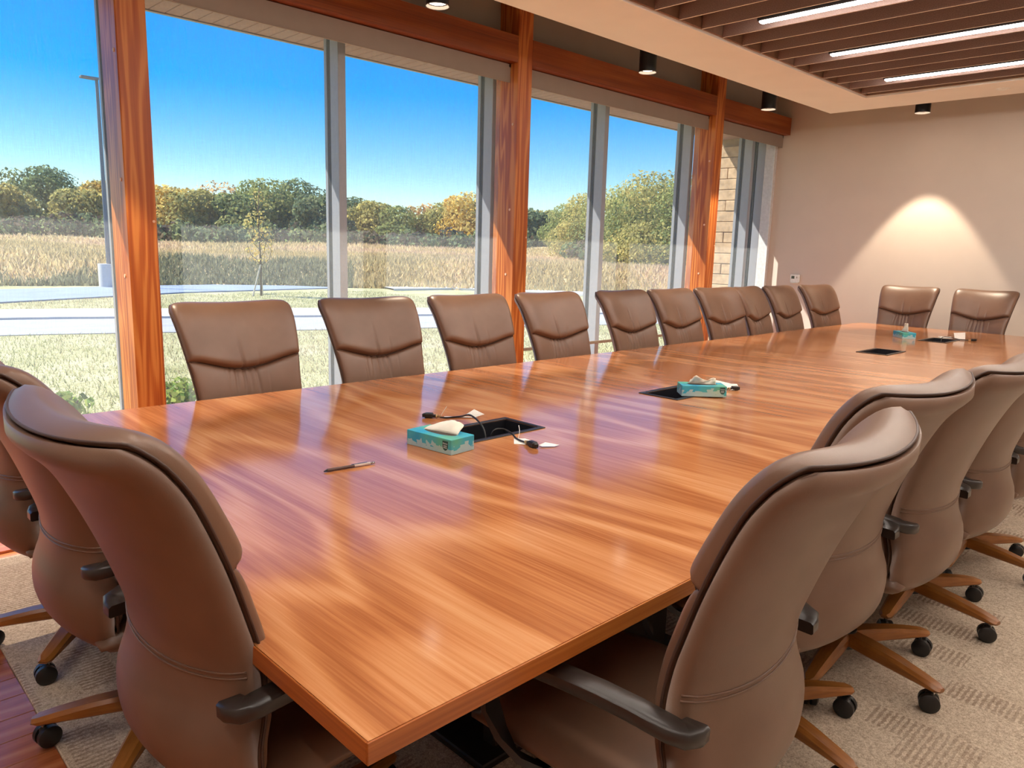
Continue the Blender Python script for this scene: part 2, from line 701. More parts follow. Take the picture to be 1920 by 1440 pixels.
# ------------------------------------------------------------------ timber columns and beams
CW, CD, CY = .165, .27, 4.72
COLS = [-1.60, 1.50, 4.606, 7.69]
names = ['timber column left of the view, out of frame', 'knotty orange timber column at left, nearest the camera',
         'orange timber column in the middle, between the third and fourth window chairs',
         'farthest orange timber column, next to the narrow window by the far wall']
for cx, lb in zip(COLS, names):
    t = thing('timber_column', lb, 'column', (cx, CY, 0), 0, 'timber columns along the windows')
    MB().box(0, CW, 0, CD, 0, 3.5, .006).build('post', 'fir_z', t)
    for (dy, dz) in ((.05, 2.45), (.06, 1.75), (.09, 1.2)):
        MB().cyl((-.004, dy, dz), (.01, dy, dz), .011, n=12).build('dowel', 'dowel_wood', t)
    MB().cyl((.147, -.003, 1.52), (.147, .01, 1.52), .008, n=12).build('dowel', 'dowel_wood', t)
    MB().box(-.006, .0, .07, .16, 3.02, 3.14, .002).build('bolt_plate', 'black_metal', t)
    MB().cyl((-.016, .115, 3.09), (-.004, .115, 3.09), .011, n=6).build('bolt', 'chrome', t)
bl = [('timber beam spanning left of the nearest column', -2.8, -1.6), ('timber beam above the left window, out of frame', -1.6 + CW, 1.5),
      ('dark orange timber beam above the two large near panes', 1.5 + CW, 4.606),
      ('timber beam between the middle and farthest columns', 4.606 + CW, 7.69), ('short timber beam ending at the far wall', 7.69 + CW, 9.46)]
for lb, a, b in bl:
    t = thing('timber_beam', lb, 'beam', (a, CY + .005, 2.935), 0, 'timber beams above the windows')
    n_l = 5
    hh = .205 / n_l
    for i in range(n_l):
        MB().box(.001, b - a - .001, 0 + (i % 2) * .0008, .21, i * hh, (i + 1) * hh).build('lamination', 'fir_x', t)

# ------------------------------------------------------------------ windows, frames and roller shades
WIN = [('window_1', -1.52, 1.58, [0.03]), ('window_2', 1.58, 4.64, [3.12]), ('window_3', 4.64, 7.72, [6.17]), ('window_4', 7.72, 9.47, [9.12])]
for nm, a, b, mids in WIN:
    wd = bare(nm)
    xs = [a] + mids + [b]
    for i, x in enumerate(xs):
        if i == 0 and nm != 'window_1':
            continue
        m = MB()
        m.box(x - .032, x + .032, 5.03, 5.14, .1, 3.0, .003)
        m.box(x - .032, x + .032, 5.185, 5.225, .1, 3.0, .003)
        mu = m.build('mullion', 'alu', wd)
        MB().box(x - .03, x + .03, 5.135, 5.19, .1, 3.0).build('gasket', 'gasket', mu)
    MB().box(a, b, 5.04, 5.22, .1, .16, .003).build('sill_rail', 'alu', wd)
    MB().box(a, b, 5.04, 5.22, 2.93, 3.0, .003).build('head_rail', 'alu', wd)
    for p, q in zip(xs[:-1], xs[1:]):
        MB().box(p + .03, q - .03, 5.158, 5.166, .15, 2.94).build('pane', 'glass', wd)
struct(MB().box(X0, XW, 5.0, 5.26, -.02, .1, .006).build('trim_1', 'curb_white'), 'low white curb under the windows')
struct(MB().box(9.44, XW, 4.90, 5.22, .1, 3.0).build('trim_2', 'curb_white'))
struct(MB().box(X0, -1.55, 5.0, 5.26, .1, 3.0).build('trim_3', 'wall_paint'))

SH = [(-1.6 + CW + .03, 1.5 - .03, .13, 'roller shade at the left edge, left of the nearest column'),
      (1.5 + CW + .03, 4.606 - .045, .22, 'wide roller shade between the nearest and middle columns'),
      (4.606 + CW + .02, 7.69 - .05, .52, 'roller shade between the middle and farthest columns'),
      (7.69 + CW + .02, 9.40, .46, 'narrow roller shade beside the far wall, stone wall behind it')]
for a, b, zb, lb in SH:
    t = thing('roller_shade', lb, 'window shade', (a, 4.80, 0), 0, 'roller shades')
    L = b - a
    f = MB()
    f.box(-.02, L + .03, .0, .006, 2.79, 2.92, .002)
    f.box(-.02, L + .03, .0, .012, 2.784, 2.796, .003)
    f.box(-.02, L + .03, .0, .11, 2.918, 2.928)
    f.build('fascia', 'fascia_grey', t)
    MB().cyl((0, .06, 2.86), (L, .06, 2.86), .028, n=16).build('roller_tube', 'alu', t, True, 40)
    fb = MB().box(0, L, .0855, .0865, zb, 2.86)
    fb.v = [(0, .086, zb), (L, .086, zb), (L, .086, 2.86), (0, .086, 2.86)]
    fb.f = [(0, 1, 2, 3)]
    fb.mi = [0]
    fb.build('fabric', 'shade_fabric', t)
    MB().box(0, L, .080, .092, zb - .03, zb, .004).build('hem_bar', 'hem_grey', t)
    MB().box(L + .01, L + .04, .0, .1, 2.90, 2.935, .004).build('bracket', 'chrome', t)

# thermostat on the far wall
t = thing('thermostat', 'small white thermostat on the far wall above the chairs', 'thermostat', (XW, 4.50, 1.145))
MB().box(-.026, 0, -.062, .062, -.05, .05, .006).build('body', 'stat_white', t)
MB().box(-.028, -.025, .005, .045, -.005, .03).build('screen', 'stat_screen', t)
MB().box(-.029, -.025, -.032, -.022, .0, .025, .001).build('button', 'hem_grey', t)
MB().box(-.034, -.0, -.05, .05, -.06, -.05, .003).build('lower_lip', 'stat_white', t)

# downlights
def downlight(x, y, z, lb, energy=SPOT_ENERGY, half=32.5):
    t = thing('cylinder_downlight', lb, 'ceiling light', (x, y, z), 0, 'black cylinder downlights')
    m = MB()
    n = 28
    R = .075
    ring = [(R, 0), (R, ZU - z), (0.0001, ZU - z)]
    m.cyl((0, 0, 0), (0, 0, ZU - z), R, n=n, cap=False)
    m.cyl((0, 0, .02), (0, 0, .05), R - .006, R - .018, n=n, cap=False)
    m.build('housing', 'black_metal', t, True, 40)
    m = MB()
    m.cyl((0, 0, 0), (0, 0, .02), R - .001, R - .006, n=n, cap=False)
    m.cyl((0, 0, -.001), (0, 0, .004), R + .0015, n=n, cap=False)
    m.build('trim_ring', 'fascia_grey', t, True, 40)
    MB().cyl((0, 0, .022), (0, 0, .027), R - .018, n=n).build('lens', 'lens', t)
    ld = bpy.data.lights.new('downlight_lamp', 'SPOT')
    ld.energy = energy
    ld.color = (1.0, .83, .62)
    ld.spot_size = math.radians(half * 2)
    ld.spot_blend = .22
    ld.shadow_soft_size = .03
    lo = bpy.data.objects.new('downlight_lamp', ld)
    lo.location = (0, 0, .0)
    lo.parent = t
    COL.objects.link(lo)


downlight(3.28, 4.13, 2.953, 'black cylinder downlight with glowing lens at the top of the photo')
downlight(5.63, 4.17, 2.955, 'black cylinder downlight left of the farthest column')
downlight(7.82, 4.18, 2.958, 'black cylinder downlight in front of the short beam')
downlight(9.00, 3.03, 2.968, 'black cylinder downlight peeking below the ceiling edge, lighting the far wall', SPOT_ENERGY * 1.15, 31.8)
downlight(0.98, 4.15, 2.955, 'cylinder downlight by the windows, out of view')
downlight(9.00, 0.3, 2.968, 'cylinder downlight by the far wall, out of view', SPOT_ENERGY * 1.15, 31.8)

# ------------------------------------------------------------------ table
TX0, TX1, TY0, TY1, TZ = .526, 8.40, .802, 3.212, .74
PB = [(1.905, 2.052), (3.18, 2.05), (5.875, 2.07), (7.21, 2.075)]
HW, HH = .168, .092       # half opening
tb = thing('conference_table', 'long glossy walnut conference table filling the room', 'table', ((TX0 + TX1) / 2, (TY0 + TY1) / 2, 0))
tcx, tcy = (TX0 + TX1) / 2, (TY0 + TY1) / 2


def slab_with_holes(x0, x1, y0, y1, z0, z1, holes):
    m = MB()
    xs = sorted({x0, x1, *[h[0] for h in holes], *[h[1] for h in holes]})
    ys = sorted({y0, y1, *[h[2] for h in holes], *[h[3] for h in holes]})
    ix = {}
    vs, fs = [], []

    def vid(i, j, l):
        if (i, j, l) not in ix:
            ix[(i, j, l)] = len(vs)
            vs.append((xs[i], ys[j], (z0, z1)[l]))
        return ix[(i, j, l)]
    def solid(i, j):
        if i < 0 or j < 0 or i >= len(xs) - 1 or j >= len(ys) - 1:
            return False
        cx, cy = (xs[i] + xs[i + 1]) / 2, (ys[j] + ys[j + 1]) / 2
        return not any(h[0] < cx < h[1] and h[2] < cy < h[3] for h in holes)
    for i in range(len(xs) - 1):
        for j in range(len(ys) - 1):
            if not solid(i, j):
                continue
            fs.append((vid(i, j, 1), vid(i + 1, j, 1), vid(i + 1, j + 1, 1), vid(i, j + 1, 1)))
            fs.append((vid(i, j, 0), vid(i, j + 1, 0), vid(i + 1, j + 1, 0), vid(i + 1, j, 0)))
            for di, dj, e in ((-1, 0, ((i, j), (i, j + 1))), (1, 0, ((i + 1, j + 1), (i + 1, j))), (0, -1, ((i + 1, j), (i, j))), (0, 1, ((i, j + 1), (i + 1, j + 1)))):
                if not solid(i + di, j + dj):
                    (p, q), (r, s_) = e
                    fs.append((vid(p, q, 0), vid(p, q, 1), vid(r, s_, 1), vid(r, s_, 0)))
    return m.add(vs, fs)


holes = [(x - HW - tcx, x + HW - tcx, y - HH - tcy, y + HH - tcy) for x, y in PB]
slab_with_holes(TX0 + .003 - tcx, TX1 - .003 - tcx, TY0 + .003 - tcy, TY1 - .003 - tcy, TZ - .036, TZ, holes).build('tabletop', 'table_wood', tb)
hx, hy = (TX1 - TX0) / 2, (TY1 - TY0) / 2
for sg in (-1, 1):
    a, b = sorted((sg * hy, sg * (hy - .003)))
    MB().box(-hx, hx, a, b, TZ - .037, TZ - .0008, .0012).build('edge_band', 'table_edge', tb)
    a, b = sorted((sg * hx, sg * (hx - .003)))
    MB().box(a, b, -hy + .003, hy - .003, TZ - .037, TZ - .0008, .0012).build('edge_band', 'table_edge_y', tb)
for px in (1.75, 4.46, 7.2):
    p = MB()
    p.box(px - tcx - .42, px - tcx + .42, -.62, -.57, .02, TZ - .036, .004)
    p.box(px - tcx - .42, px - tcx + .42, .57, .62, .02, TZ - .036, .004)
    p.box(px - tcx - .03, px - tcx + .03, -.57, .57, .02, TZ - .036, .004)
    p.box(px - tcx - .5, px - tcx + .5, -.66, .66, .006, .03, .004)
    p.build('pedestal', 'pedestal', tb)
pb_labels = ['open black power box in the tabletop nearest the camera', 'open black power box half covered by the second tissue box',
             'open empty black power box in the far half of the table', 'open black power box farthest from the camera']
for (x, y), lb in zip(PB, pb_labels):
    t = thing('power_box', lb, 'power box', (x, y, TZ), 0, 'power boxes set in the tabletop')
    f = MB()
    o, i_ = (.187, .113), (HW - .001, HH - .001)
    z1 = .004
    for (a0, a1, b0, b1) in ((-o[0], o[0], -o[1], -i_[1]), (-o[0], o[0], i_[1], o[1]), (-o[0], -i_[0], -i_[1], i_[1]), (i_[0], o[0], -i_[1], i_[1])):
        f.box(a0, a1, b0, b1, .0002, z1, .0015)
    f.build('frame', 'grommet', t)
    w_ = MB()
    d = -.095
    e = HW - .002, HH - .002
    for (a0, a1, b0, b1) in ((-e[0], e[0], -e[1], -e[1] + .003), (-e[0], e[0], e[1] - .003, e[1]), (-e[0], -e[0] + .003, -e[1], e[1]), (e[0] - .003, e[0], -e[1], e[1])):
        w_.box(a0, a1, b0, b1, d, 0)
    w_.build('liner', 'grommet', t)
    MB().box(-e[0], e[0], -e[1], e[1], d - .004, d).build('tray', 'tray_dark', t)
    MB().box(-.10, .05, -.03, .03, d, d + .02, .003).build('outlet_block', 'black_plastic', t)
    MB().box(.06, .15, -.05, .06, d, d + .035, .003).build('socket_panel', 'black_plastic', t)


# ------------------------------------------------------------------ chair
Zs = np.array([.385, .40, .43, .48, .54, .60, .66, .72, .80, .88, .96, 1.03, 1.08, 1.108, 1.12])
Ys = np.array([-.12, -.19, -.262, -.300, -.305, -.286, -.277, -.283, -.307, -.335, -.368, -.402, -.438, -.468, -.486]) + .03
Ws = np.array([.17, .20, .238, .262, .267, .258, .250, .250, .256, .266, .276, .284, .289, .290, .290])


def crv(z, A):
    """smooth interpolation (Catmull-Rom on the table)"""
    i = int(np.clip(np.searchsorted(Zs, z) - 1, 0, len(Zs) - 2))
    t = (z - Zs[i]) / (Zs[i + 1] - Zs[i])
    t = min(max(t, 0), 1)
    p1, p2 = A[i], A[i + 1]
    h = Zs[i + 1] - Zs[i]
    m1 = (A[min(i + 1, len(A) - 1)] - A[max(i - 1, 0)]) / (Zs[min(i + 1, len(A) - 1)] - Zs[max(i - 1, 0)]) * h
    m2 = (A[min(i + 2, len(A) - 1)] - A[i]) / (Zs[min(i + 2, len(A) - 1)] - Zs[i]) * h
    t2, t3 = t * t, t * t * t
    return (2 * t3 - 3 * t2 + 1) * p1 + (t3 - 2 * t2 + t) * m1 + (-2 * t3 + 3 * t2) * p2 + (t3 - t2) * m2


ZT = 1.12


def back_pt(u, z, off=0.0, wscale=1.0, corner=.034):
    """point on the chair back, off = distance forward of the middle of the shell"""
    hw = crv(z, Ws) * wscale
    d = (z - (ZT - corner)) / corner
    if d > 0:
        hw -= corner * .8 * (1 - math.sqrt(max(0, 1 - min(d, 1) ** 2)))
    y = crv(z, Ys)
    e = .004
    za, zb = max(Zs[0], z - e), min(Zs[-1], z + e)
    dy = (crv(zb, Ys) - crv(za, Ys)) / (zb - za)
    ny, nz = 1.0, -dy
    ln = math.hypot(ny, nz)
    ny, nz = ny / ln, nz / ln
    curve = (.058 + .012 * max(0, min(1, (.7 - z) / .2))) * (abs(u) ** 2.2) * (1 if z > .5 else max(.3, (z - .3) / .2))
    dip = -.014 * (1 - abs(u) ** 1.8) * max(0, min(1, (z - .93) / .19)) ** 1.5
    return (u * hw, y + curve + ny * off, z + nz * off + dip)


def pillow(nu, nv, zf, Tf, Tr, wscale=1.0, corner=.034):
    """closed pillow between z curves zf(u)->(z0,z1); Tf, Tr thickness functions (u,w)"""
    m = MB()
    vs, fs = [], []
    us = [math.sin(math.pi / 2 * (-1 + 2 * i / (nu - 1))) * .35 + (-1 + 2 * i / (nu - 1)) * .65 for i in range(nu)]
    wsn = [.5 - .5 * math.cos(math.pi * j / (nv - 1)) if False else (j / (nv - 1)) for j in range(nv)]
    wsn = [.7 * w_ + .3 * (.5 - .5 * math.cos(math.pi * w_)) for w_ in wsn]
    for T in (Tf, Tr):
        for w_ in wsn:
            for u in us:
                z0, z1 = zf(u)
                vs.append(back_pt(u, z0 + (z1 - z0) * w_, T(u, w_), wscale, corner))
    N = nu * nv
    for j in range(nv - 1):
        for i in range(nu - 1):
            a = j * nu + i
            fs.append((a, a + 1, a + nu + 1, a + nu))
            fs.append((N + a, N + a + nu, N + a + nu + 1, N + a + 1))
    for i in range(nu - 1):
        fs.append((i, N + i, N + i + 1, i + 1))
        a = (nv - 1) * nu + i
        fs.append((a, a + 1, N + a + 1, N + a))
    for j in range(nv - 1):
        a = j * nu
        fs.append((a, a + nu, N + a + nu, N + a))
        a = j * nu + nu - 1
        fs.append((a, N + a, N + a + nu, a + nu))
    return m.add(vs, fs)


def env(u, w_, p=6, q=2.2):
    a = max(0, 1 - abs(u) ** p)
    b = max(0, 1 - abs(2 * w_ - 1) ** (p * 1.6))
    return (a * b) ** (1 / q)


def shenv(u, w_):
    a = max(0, 1 - abs(u) ** 12)
    b = max(0, 1 - abs(2 * w_ - 1) ** 40)
    return (a * b) ** .5


def henv(u, w_):
    a = max(0, 1 - abs(u) ** 6)
    t_ = 2 * w_ - 1
    b = max(0, 1 - abs(t_) ** (18 if t_ < 0 else 7))
    return a ** .42 * b ** .45


def seam_z(u):
    return .884 - .058 * math.cos(u * math.pi / 2) ** 1.3


def fold(u, w_):
    # gathers that fan out under the headrest seam
    d = 0
    for c0, a, sl_ in ((-.17, 1.0, -.10), (-.05, .8, -.02), (.05, 1.1, .06), (.19, 1.0, .16), (.29, .6, .2)):
        c_ = c0 + sl_ * (1 - w_)
        d += a * math.exp(-((u - c_) / .028) ** 2)
    fade = max(0, min(1, (w_ - .55) / .4)) ** 1.1
    s_ = math.exp(-((abs(u) - .40) / .016) ** 2) * .5
    return -.012 * (d * fade) - .005 * s_


def headfold(u, w_):
    d = math.exp(-((u - .06 - .02 * math.sin(w_ * 4)) / .022) ** 2) * max(0, 1 - w_ / .55)
    d += .5 * math.exp(-((u + .22) / .02) ** 2) * max(0, 1 - w_ / .3)
    return -.013 * d


def make_chair():
    ch = thing('conference_chair', '', 'chair', (0, 0, 0), 0, 'brown leather conference chairs')
    shell = pillow(31, 44, lambda u: (.386, 1.1195),
                   lambda u, w_: .014 * env(u, w_, 16, 2), lambda u, w_: -.030 * shenv(u, w_))
    sh = shell.build('back_shell', 'leather', ch, True)
    for dz in (0, .012):
        pts = []
        for i in range(25):
            u = -.97 + 1.94 * i / 24
            z = .655 + dz + .02 * u * u
            w_ = (z - .386) / .7335
            pts.append(back_pt(u, z, -.0305 * shenv(u, w_)))
        MB().tube(pts, .0022, 6).build('rear_seam', 'leather', sh, True)
    pts = [back_pt(-.995, z, .010) for z in np.linspace(.46, 1.095, 44)]
    pts += [back_pt(-.995, z, .010) for z in (1.104, 1.110, 1.114, 1.117)]
    pts += [back_pt(u, 1.118, .010) for u in np.linspace(-.97, .97, 31)]
    pts += [back_pt(.995, z, .010) for z in (1.117, 1.114, 1.110, 1.104)]
    pts += [back_pt(.995, z, .010) for z in np.linspace(1.095, .46, 44)]
    ptv = [Vector(p) for p in pts]
    m = MB()
    vs, fs = [], []
    for i, p in enumerate(ptv):
        tg = (ptv[min(i + 1, len(ptv) - 1)] - ptv[max(i - 1, 0)]).normalized()
        a = tg.cross(Vector((0, 1, .3)))
        a.normalize()
        b = tg.cross(a)
        for q in range(6):
            vs.append(p + a * (.0028 * math.cos(q * math.pi / 3)) + b * (.0028 * math.sin(q * math.pi / 3)))
    for i in range(len(ptv) - 1):
        for q in range(6):
            fs.append((i * 6 + q, i * 6 + (q + 1) % 6, i * 6 + 6 + (q + 1) % 6, i * 6 + 6 + q))
    m.add(vs, fs).build('edge_piping', 'piping', sh, True)
    head = pillow(121, 26, lambda u: (seam_z(u) - .004, 1.1185),
                  lambda u, w_: .010 + .070 * henv(u, w_) * (1.0 - .25 * w_) + headfold(u, w_), lambda u, w_: .008, .992)
    head.build('head_cushion', 'leather', ch, True)
    low = pillow(141, 30, lambda u: (.475, seam_z(u) + .006),
                 lambda u, w_: .010 + .048 * env(u, w_, 5, 2.3) + fold(u, w_) * env(u, w_), lambda u, w_: .008, .985)
    low.build('back_cushion', 'leather', ch, True)
    pts = [back_pt(u, seam_z(u), .022 + .012 * (1 - u * u)) for u in np.linspace(-.96, .96, 33)]
    MB().tube(pts, .008, 6).build('seam_piping', 'piping', ch, True)
    # seat cushion: rounded waterfall pad
    m = MB()
    nx, ny = 17, 19
    vs, fs = [], []
    for side in (1, -1):
        for j in range(ny):
            b = -1 + 2 * j / (ny - 1)
            for i in range(nx):
                a = -1 + 2 * i / (nx - 1)
                e = max(0, (1 - abs(a) ** 5) * (1 - abs(b) ** 6)) ** .42
                hwd = .262 - .012 * b - .03 * max(0, abs(b) - .8)
                x = a * hwd
                yy = .015 + b * .255
                z = .435 + side * .045 * e - .03 * max(0, b - .55) ** 1.5 + (.012 * (a * a) if side > 0 else 0)
                vs.append((x, yy, z))
    N = nx * ny
    for j in range(ny - 1):
        for i in range(nx - 1):
            a = j * nx + i
            fs.append((a, a + 1, a + nx + 1, a + nx))
            fs.append((N + a, N + a + nx, N + a + nx + 1, N + a + 1))
    for i in range(nx - 1):
        fs.append((i, N + i, N + i + 1, i + 1))
        a = (ny - 1) * nx + i
        fs.append((a, a + 1, N + a + 1, N + a))
    for j in range(ny - 1):
        a = j * nx
        fs.append((a, a + nx, N + a + nx, N + a))
        a = j * nx + nx - 1
        fs.append((a, N + a, N + a + nx, a + nx))
    m.add(vs, fs)
    m.build('seat', 'leather', ch, True)
    MB().box(-.20, .20, -.17, .20, .372, .40, .012).build('seat_pan', 'black_plastic', ch)
    MB().box(-.09, .09, -.12, .12, .33, .374, .012).build('tilt_mechanism', 'black_plastic', ch)
    # arms: strap that hooks round the back, runs forward and loops down to the seat
    for s_ in (-1, 1):
        pts = [(s_ * .242, -.240, .636), (s_ * .262, -.242, .639), (s_ * .279, -.236, .643), (s_ * .287, -.218, .648), (s_ * .290, -.15, .655),
               (s_ * .291, -.08, .657), (s_ * .292, .0, .655), (s_ * .293, .09, .650)]
        prof = [(-.024, -.010), (-.020, -.014), (.020, -.014), (.024, -.010), (.024, .010), (.018, .015), (-.018, .015), (-.024, .010)]
        ar = MB().sweep(pts, prof).build('armrest', 'arm_plastic', ch, True, 50)
        pts = [(s_ * .293, .06, .645), (s_ * .293, .125, .640), (s_ * .293, .165, .615), (s_ * .293, .180, .575), (s_ * .294, .172, .52), (s_ * .285, .15, .465),
               (s_ * .27, .12, .42), (s_ * .235, .09, .392), (s_ * .16, .07, .383)]
        prof2 = [(-.021, -.007), (.021, -.007), (.021, .007), (-.021, .007)]
        lm = MB()
        n = len(pts)
        vs, fs = [], []
        for i, p in enumerate(pts):
            tg = (Vector(pts[min(i + 1, n - 1)]) - Vector(pts[max(i - 1, 0)])).normalized()
            wv_ = Vector((1, 0, 0)) if i < 5 else Vector((0, 1, 0)).lerp(Vector((1, 0, 0)), max(0, (7 - i) / 3))
            wv_ = (wv_ - tg * wv_.dot(tg)).normalized()
            nv_ = wv_.cross(tg)
            for a, b in prof2:
                vs.append(Vector(p) + wv_ * a + nv_ * b)
        for i in range(n - 1):
            for j in range(4):
                j2 = (j + 1) % 4
                fs.append((i * 4 + j, i * 4 + j2, i * 4 + 4 + j2, i * 4 + 4 + j))
        fs += [(3, 2, 1, 0), tuple(range(4 * n - 4, 4 * n))]
        lm.add(vs, fs)
        lm.build('arm_loop', 'black_plastic', ar, True, 40)
    g = MB()
    g.cyl((0, 0, .10), (0, 0, .26), .030, n=20)
    g.cyl((0, 0, .26), (0, 0, .34), .016, n=16)
    g.build('gas_lift', 'black_plastic', ch, True, 40)
    MB().cyl((0, 0, .075), (0, 0, .135), .048, .040, n=20).build('hub', 'black_plastic', ch, True, 40)
    # star base
    me_leg = MB()
    secs = [(.02, .031, .086, .130), (.10, .031, .082, .129), (.20, .029, .079, .120), (.29, .026, .076, .106), (.335, .024, .074, .097), (.352, .016, .077, .091)]
    vs, fs = [], []
    for (r, hw_, z0, z1) in secs:
        b = .010
        vs += [(r, -hw_ + .006, z0), (r, hw_ - .006, z0), (r, hw_, z0 + .006), (r, hw_, z1 - b), (r, hw_ - b, z1), (r, -hw_ + b, z1), (r, -hw_, z1 - b), (r, -hw_, z0 + .006)]
    for i in range(len(secs) - 1):
        for j in range(8):
            j2 = (j + 1) % 8
            fs.append((i * 8 + j, i * 8 + j2, i * 8 + 8 + j2, i * 8 + 8 + j))
    fs += [tuple(range(7, -1, -1)), tuple(range(8 * (len(secs) - 1), 8 * len(secs)))]
    me_leg.add(vs, fs)
    leg0 = me_leg.build('base_leg', 'leg_wood', ch, True, 35)
    c = MB()
    for s_ in (-1, 1):
        c.cyl((-.008, s_ * .006, .031), (-.008, s_ * .021, .031), .031, .031, n=20)
        c.cyl((-.008, s_ * .021, .031), (-.008, s_ * .027, .031), .031, .022, n=20)
    c.box(-.022, .012, -.007, .007, .025, .062, .004)
    c.cyl((.0, 0, .055), (.0, 0, .08), .007, n=10, mi=1)
    cast0 = c.build('caster', ['black_plastic', 'chrome'], leg0, True, 40)
    cast0.location = (.325, 0, 0)
    cast0.rotation_euler = (0, 0, .6)
    legs = [leg0]
    for i in range(1, 5):
        lg = leg0.copy()
        COL.objects.link(lg)
        cs = cast0.copy()
        COL.objects.link(cs)
        cs.parent = lg
        cs.rotation_euler = (0, 0, (.6, 2.2, -.9, 1.2, 3.6)[i])
        legs.append(lg)
    return ch, legs


chair0, legs0 = make_chair()
CH_Z = .006
chairs = []


def place(x, y, rz, label, phase, sub):
    """x, y of the base; rz heading; phase = world angle of the first star arm (deg)"""
    global used
    if not chairs:
        c_ = chair0
    else:
        c_ = copy_tree(chair0)
    c_.location = (x, y, CH_Z)
    c_.rotation_euler = (0, 0, rz)
    c_['label'] = label
    c_['group'] = sub
    i = 0
    for o in c_.children:
        if o.name.startswith('base_leg'):
            o.rotation_euler = (0, 0, math.radians(phase + 72 * i) - rz)
            i += 1
    chairs.append(c_)
    return c_


ords = ['first', 'second', 'third', 'fourth', 'fifth', 'sixth', 'seventh', 'eighth', 'ninth', 'tenth']
WC = [(1.53, 0), (2.26, -2), (2.965, -2), (3.67, -2), (4.48, 0), (5.10, 0), (5.75, -4.5), (6.345, 7), (6.91, 1.5), (7.67, -7)]
for i, (x, a) in enumerate(WC):
    lb = 'brown leather chair on the window side, %s from the nearest timber column' % ords[i]
    if i == 9:
        lb = 'brown leather chair on the window side, last in the row below the thermostat'
    place(x, 3.075, math.pi + math.radians(a), lb, 20 + 31 * i, 'chairs on the window side of the table')
FC = [(2.855, 2, 'brown leather chair at the far end, behind the farthest tissue box'), (2.16, -2, 'brown leather chair at the far end, right of the other one')]
for y, a, lb in FC:
    place(8.42, y, math.pi / 2 + math.radians(a), lb, 40, 'chairs at the far end of the table')
NC = [(.712, 1.41, 3, 'brown leather chair filling the lower left corner, seen from behind', 157),
      (.715, 2.13, 0, 'brown leather chair at the near end, half hidden behind the lower left one', 156),
      (.718, 2.86, 1, 'brown leather chair at the left edge, at the near end beside the window', 158)]
for x, y, a, lb, ph in NC:
    place(x, y, -math.pi / 2 + math.radians(a), lb, ph, 'chairs at the near end of the table')
RC = [(1.245, .845, 5, 'brown leather chair in the lower right foreground, seat and armrest showing'),
      (2.0, .965, -3, 'brown leather chair on the right side, directly behind the foreground one'),
      (2.585, .927, 0, 'brown leather chair on the right side, third from the camera'),
      (3.24, .928, 0, 'brown leather chair at the right edge, fourth from the camera on the right side'),
      (3.95, .93, 0, 'brown leather chair cut by the right edge, only its seat side and arm showing')]
for x, y, a, lb in RC:
    place(x, y, math.radians(a), lb, -103, 'chairs on the right side of the table')

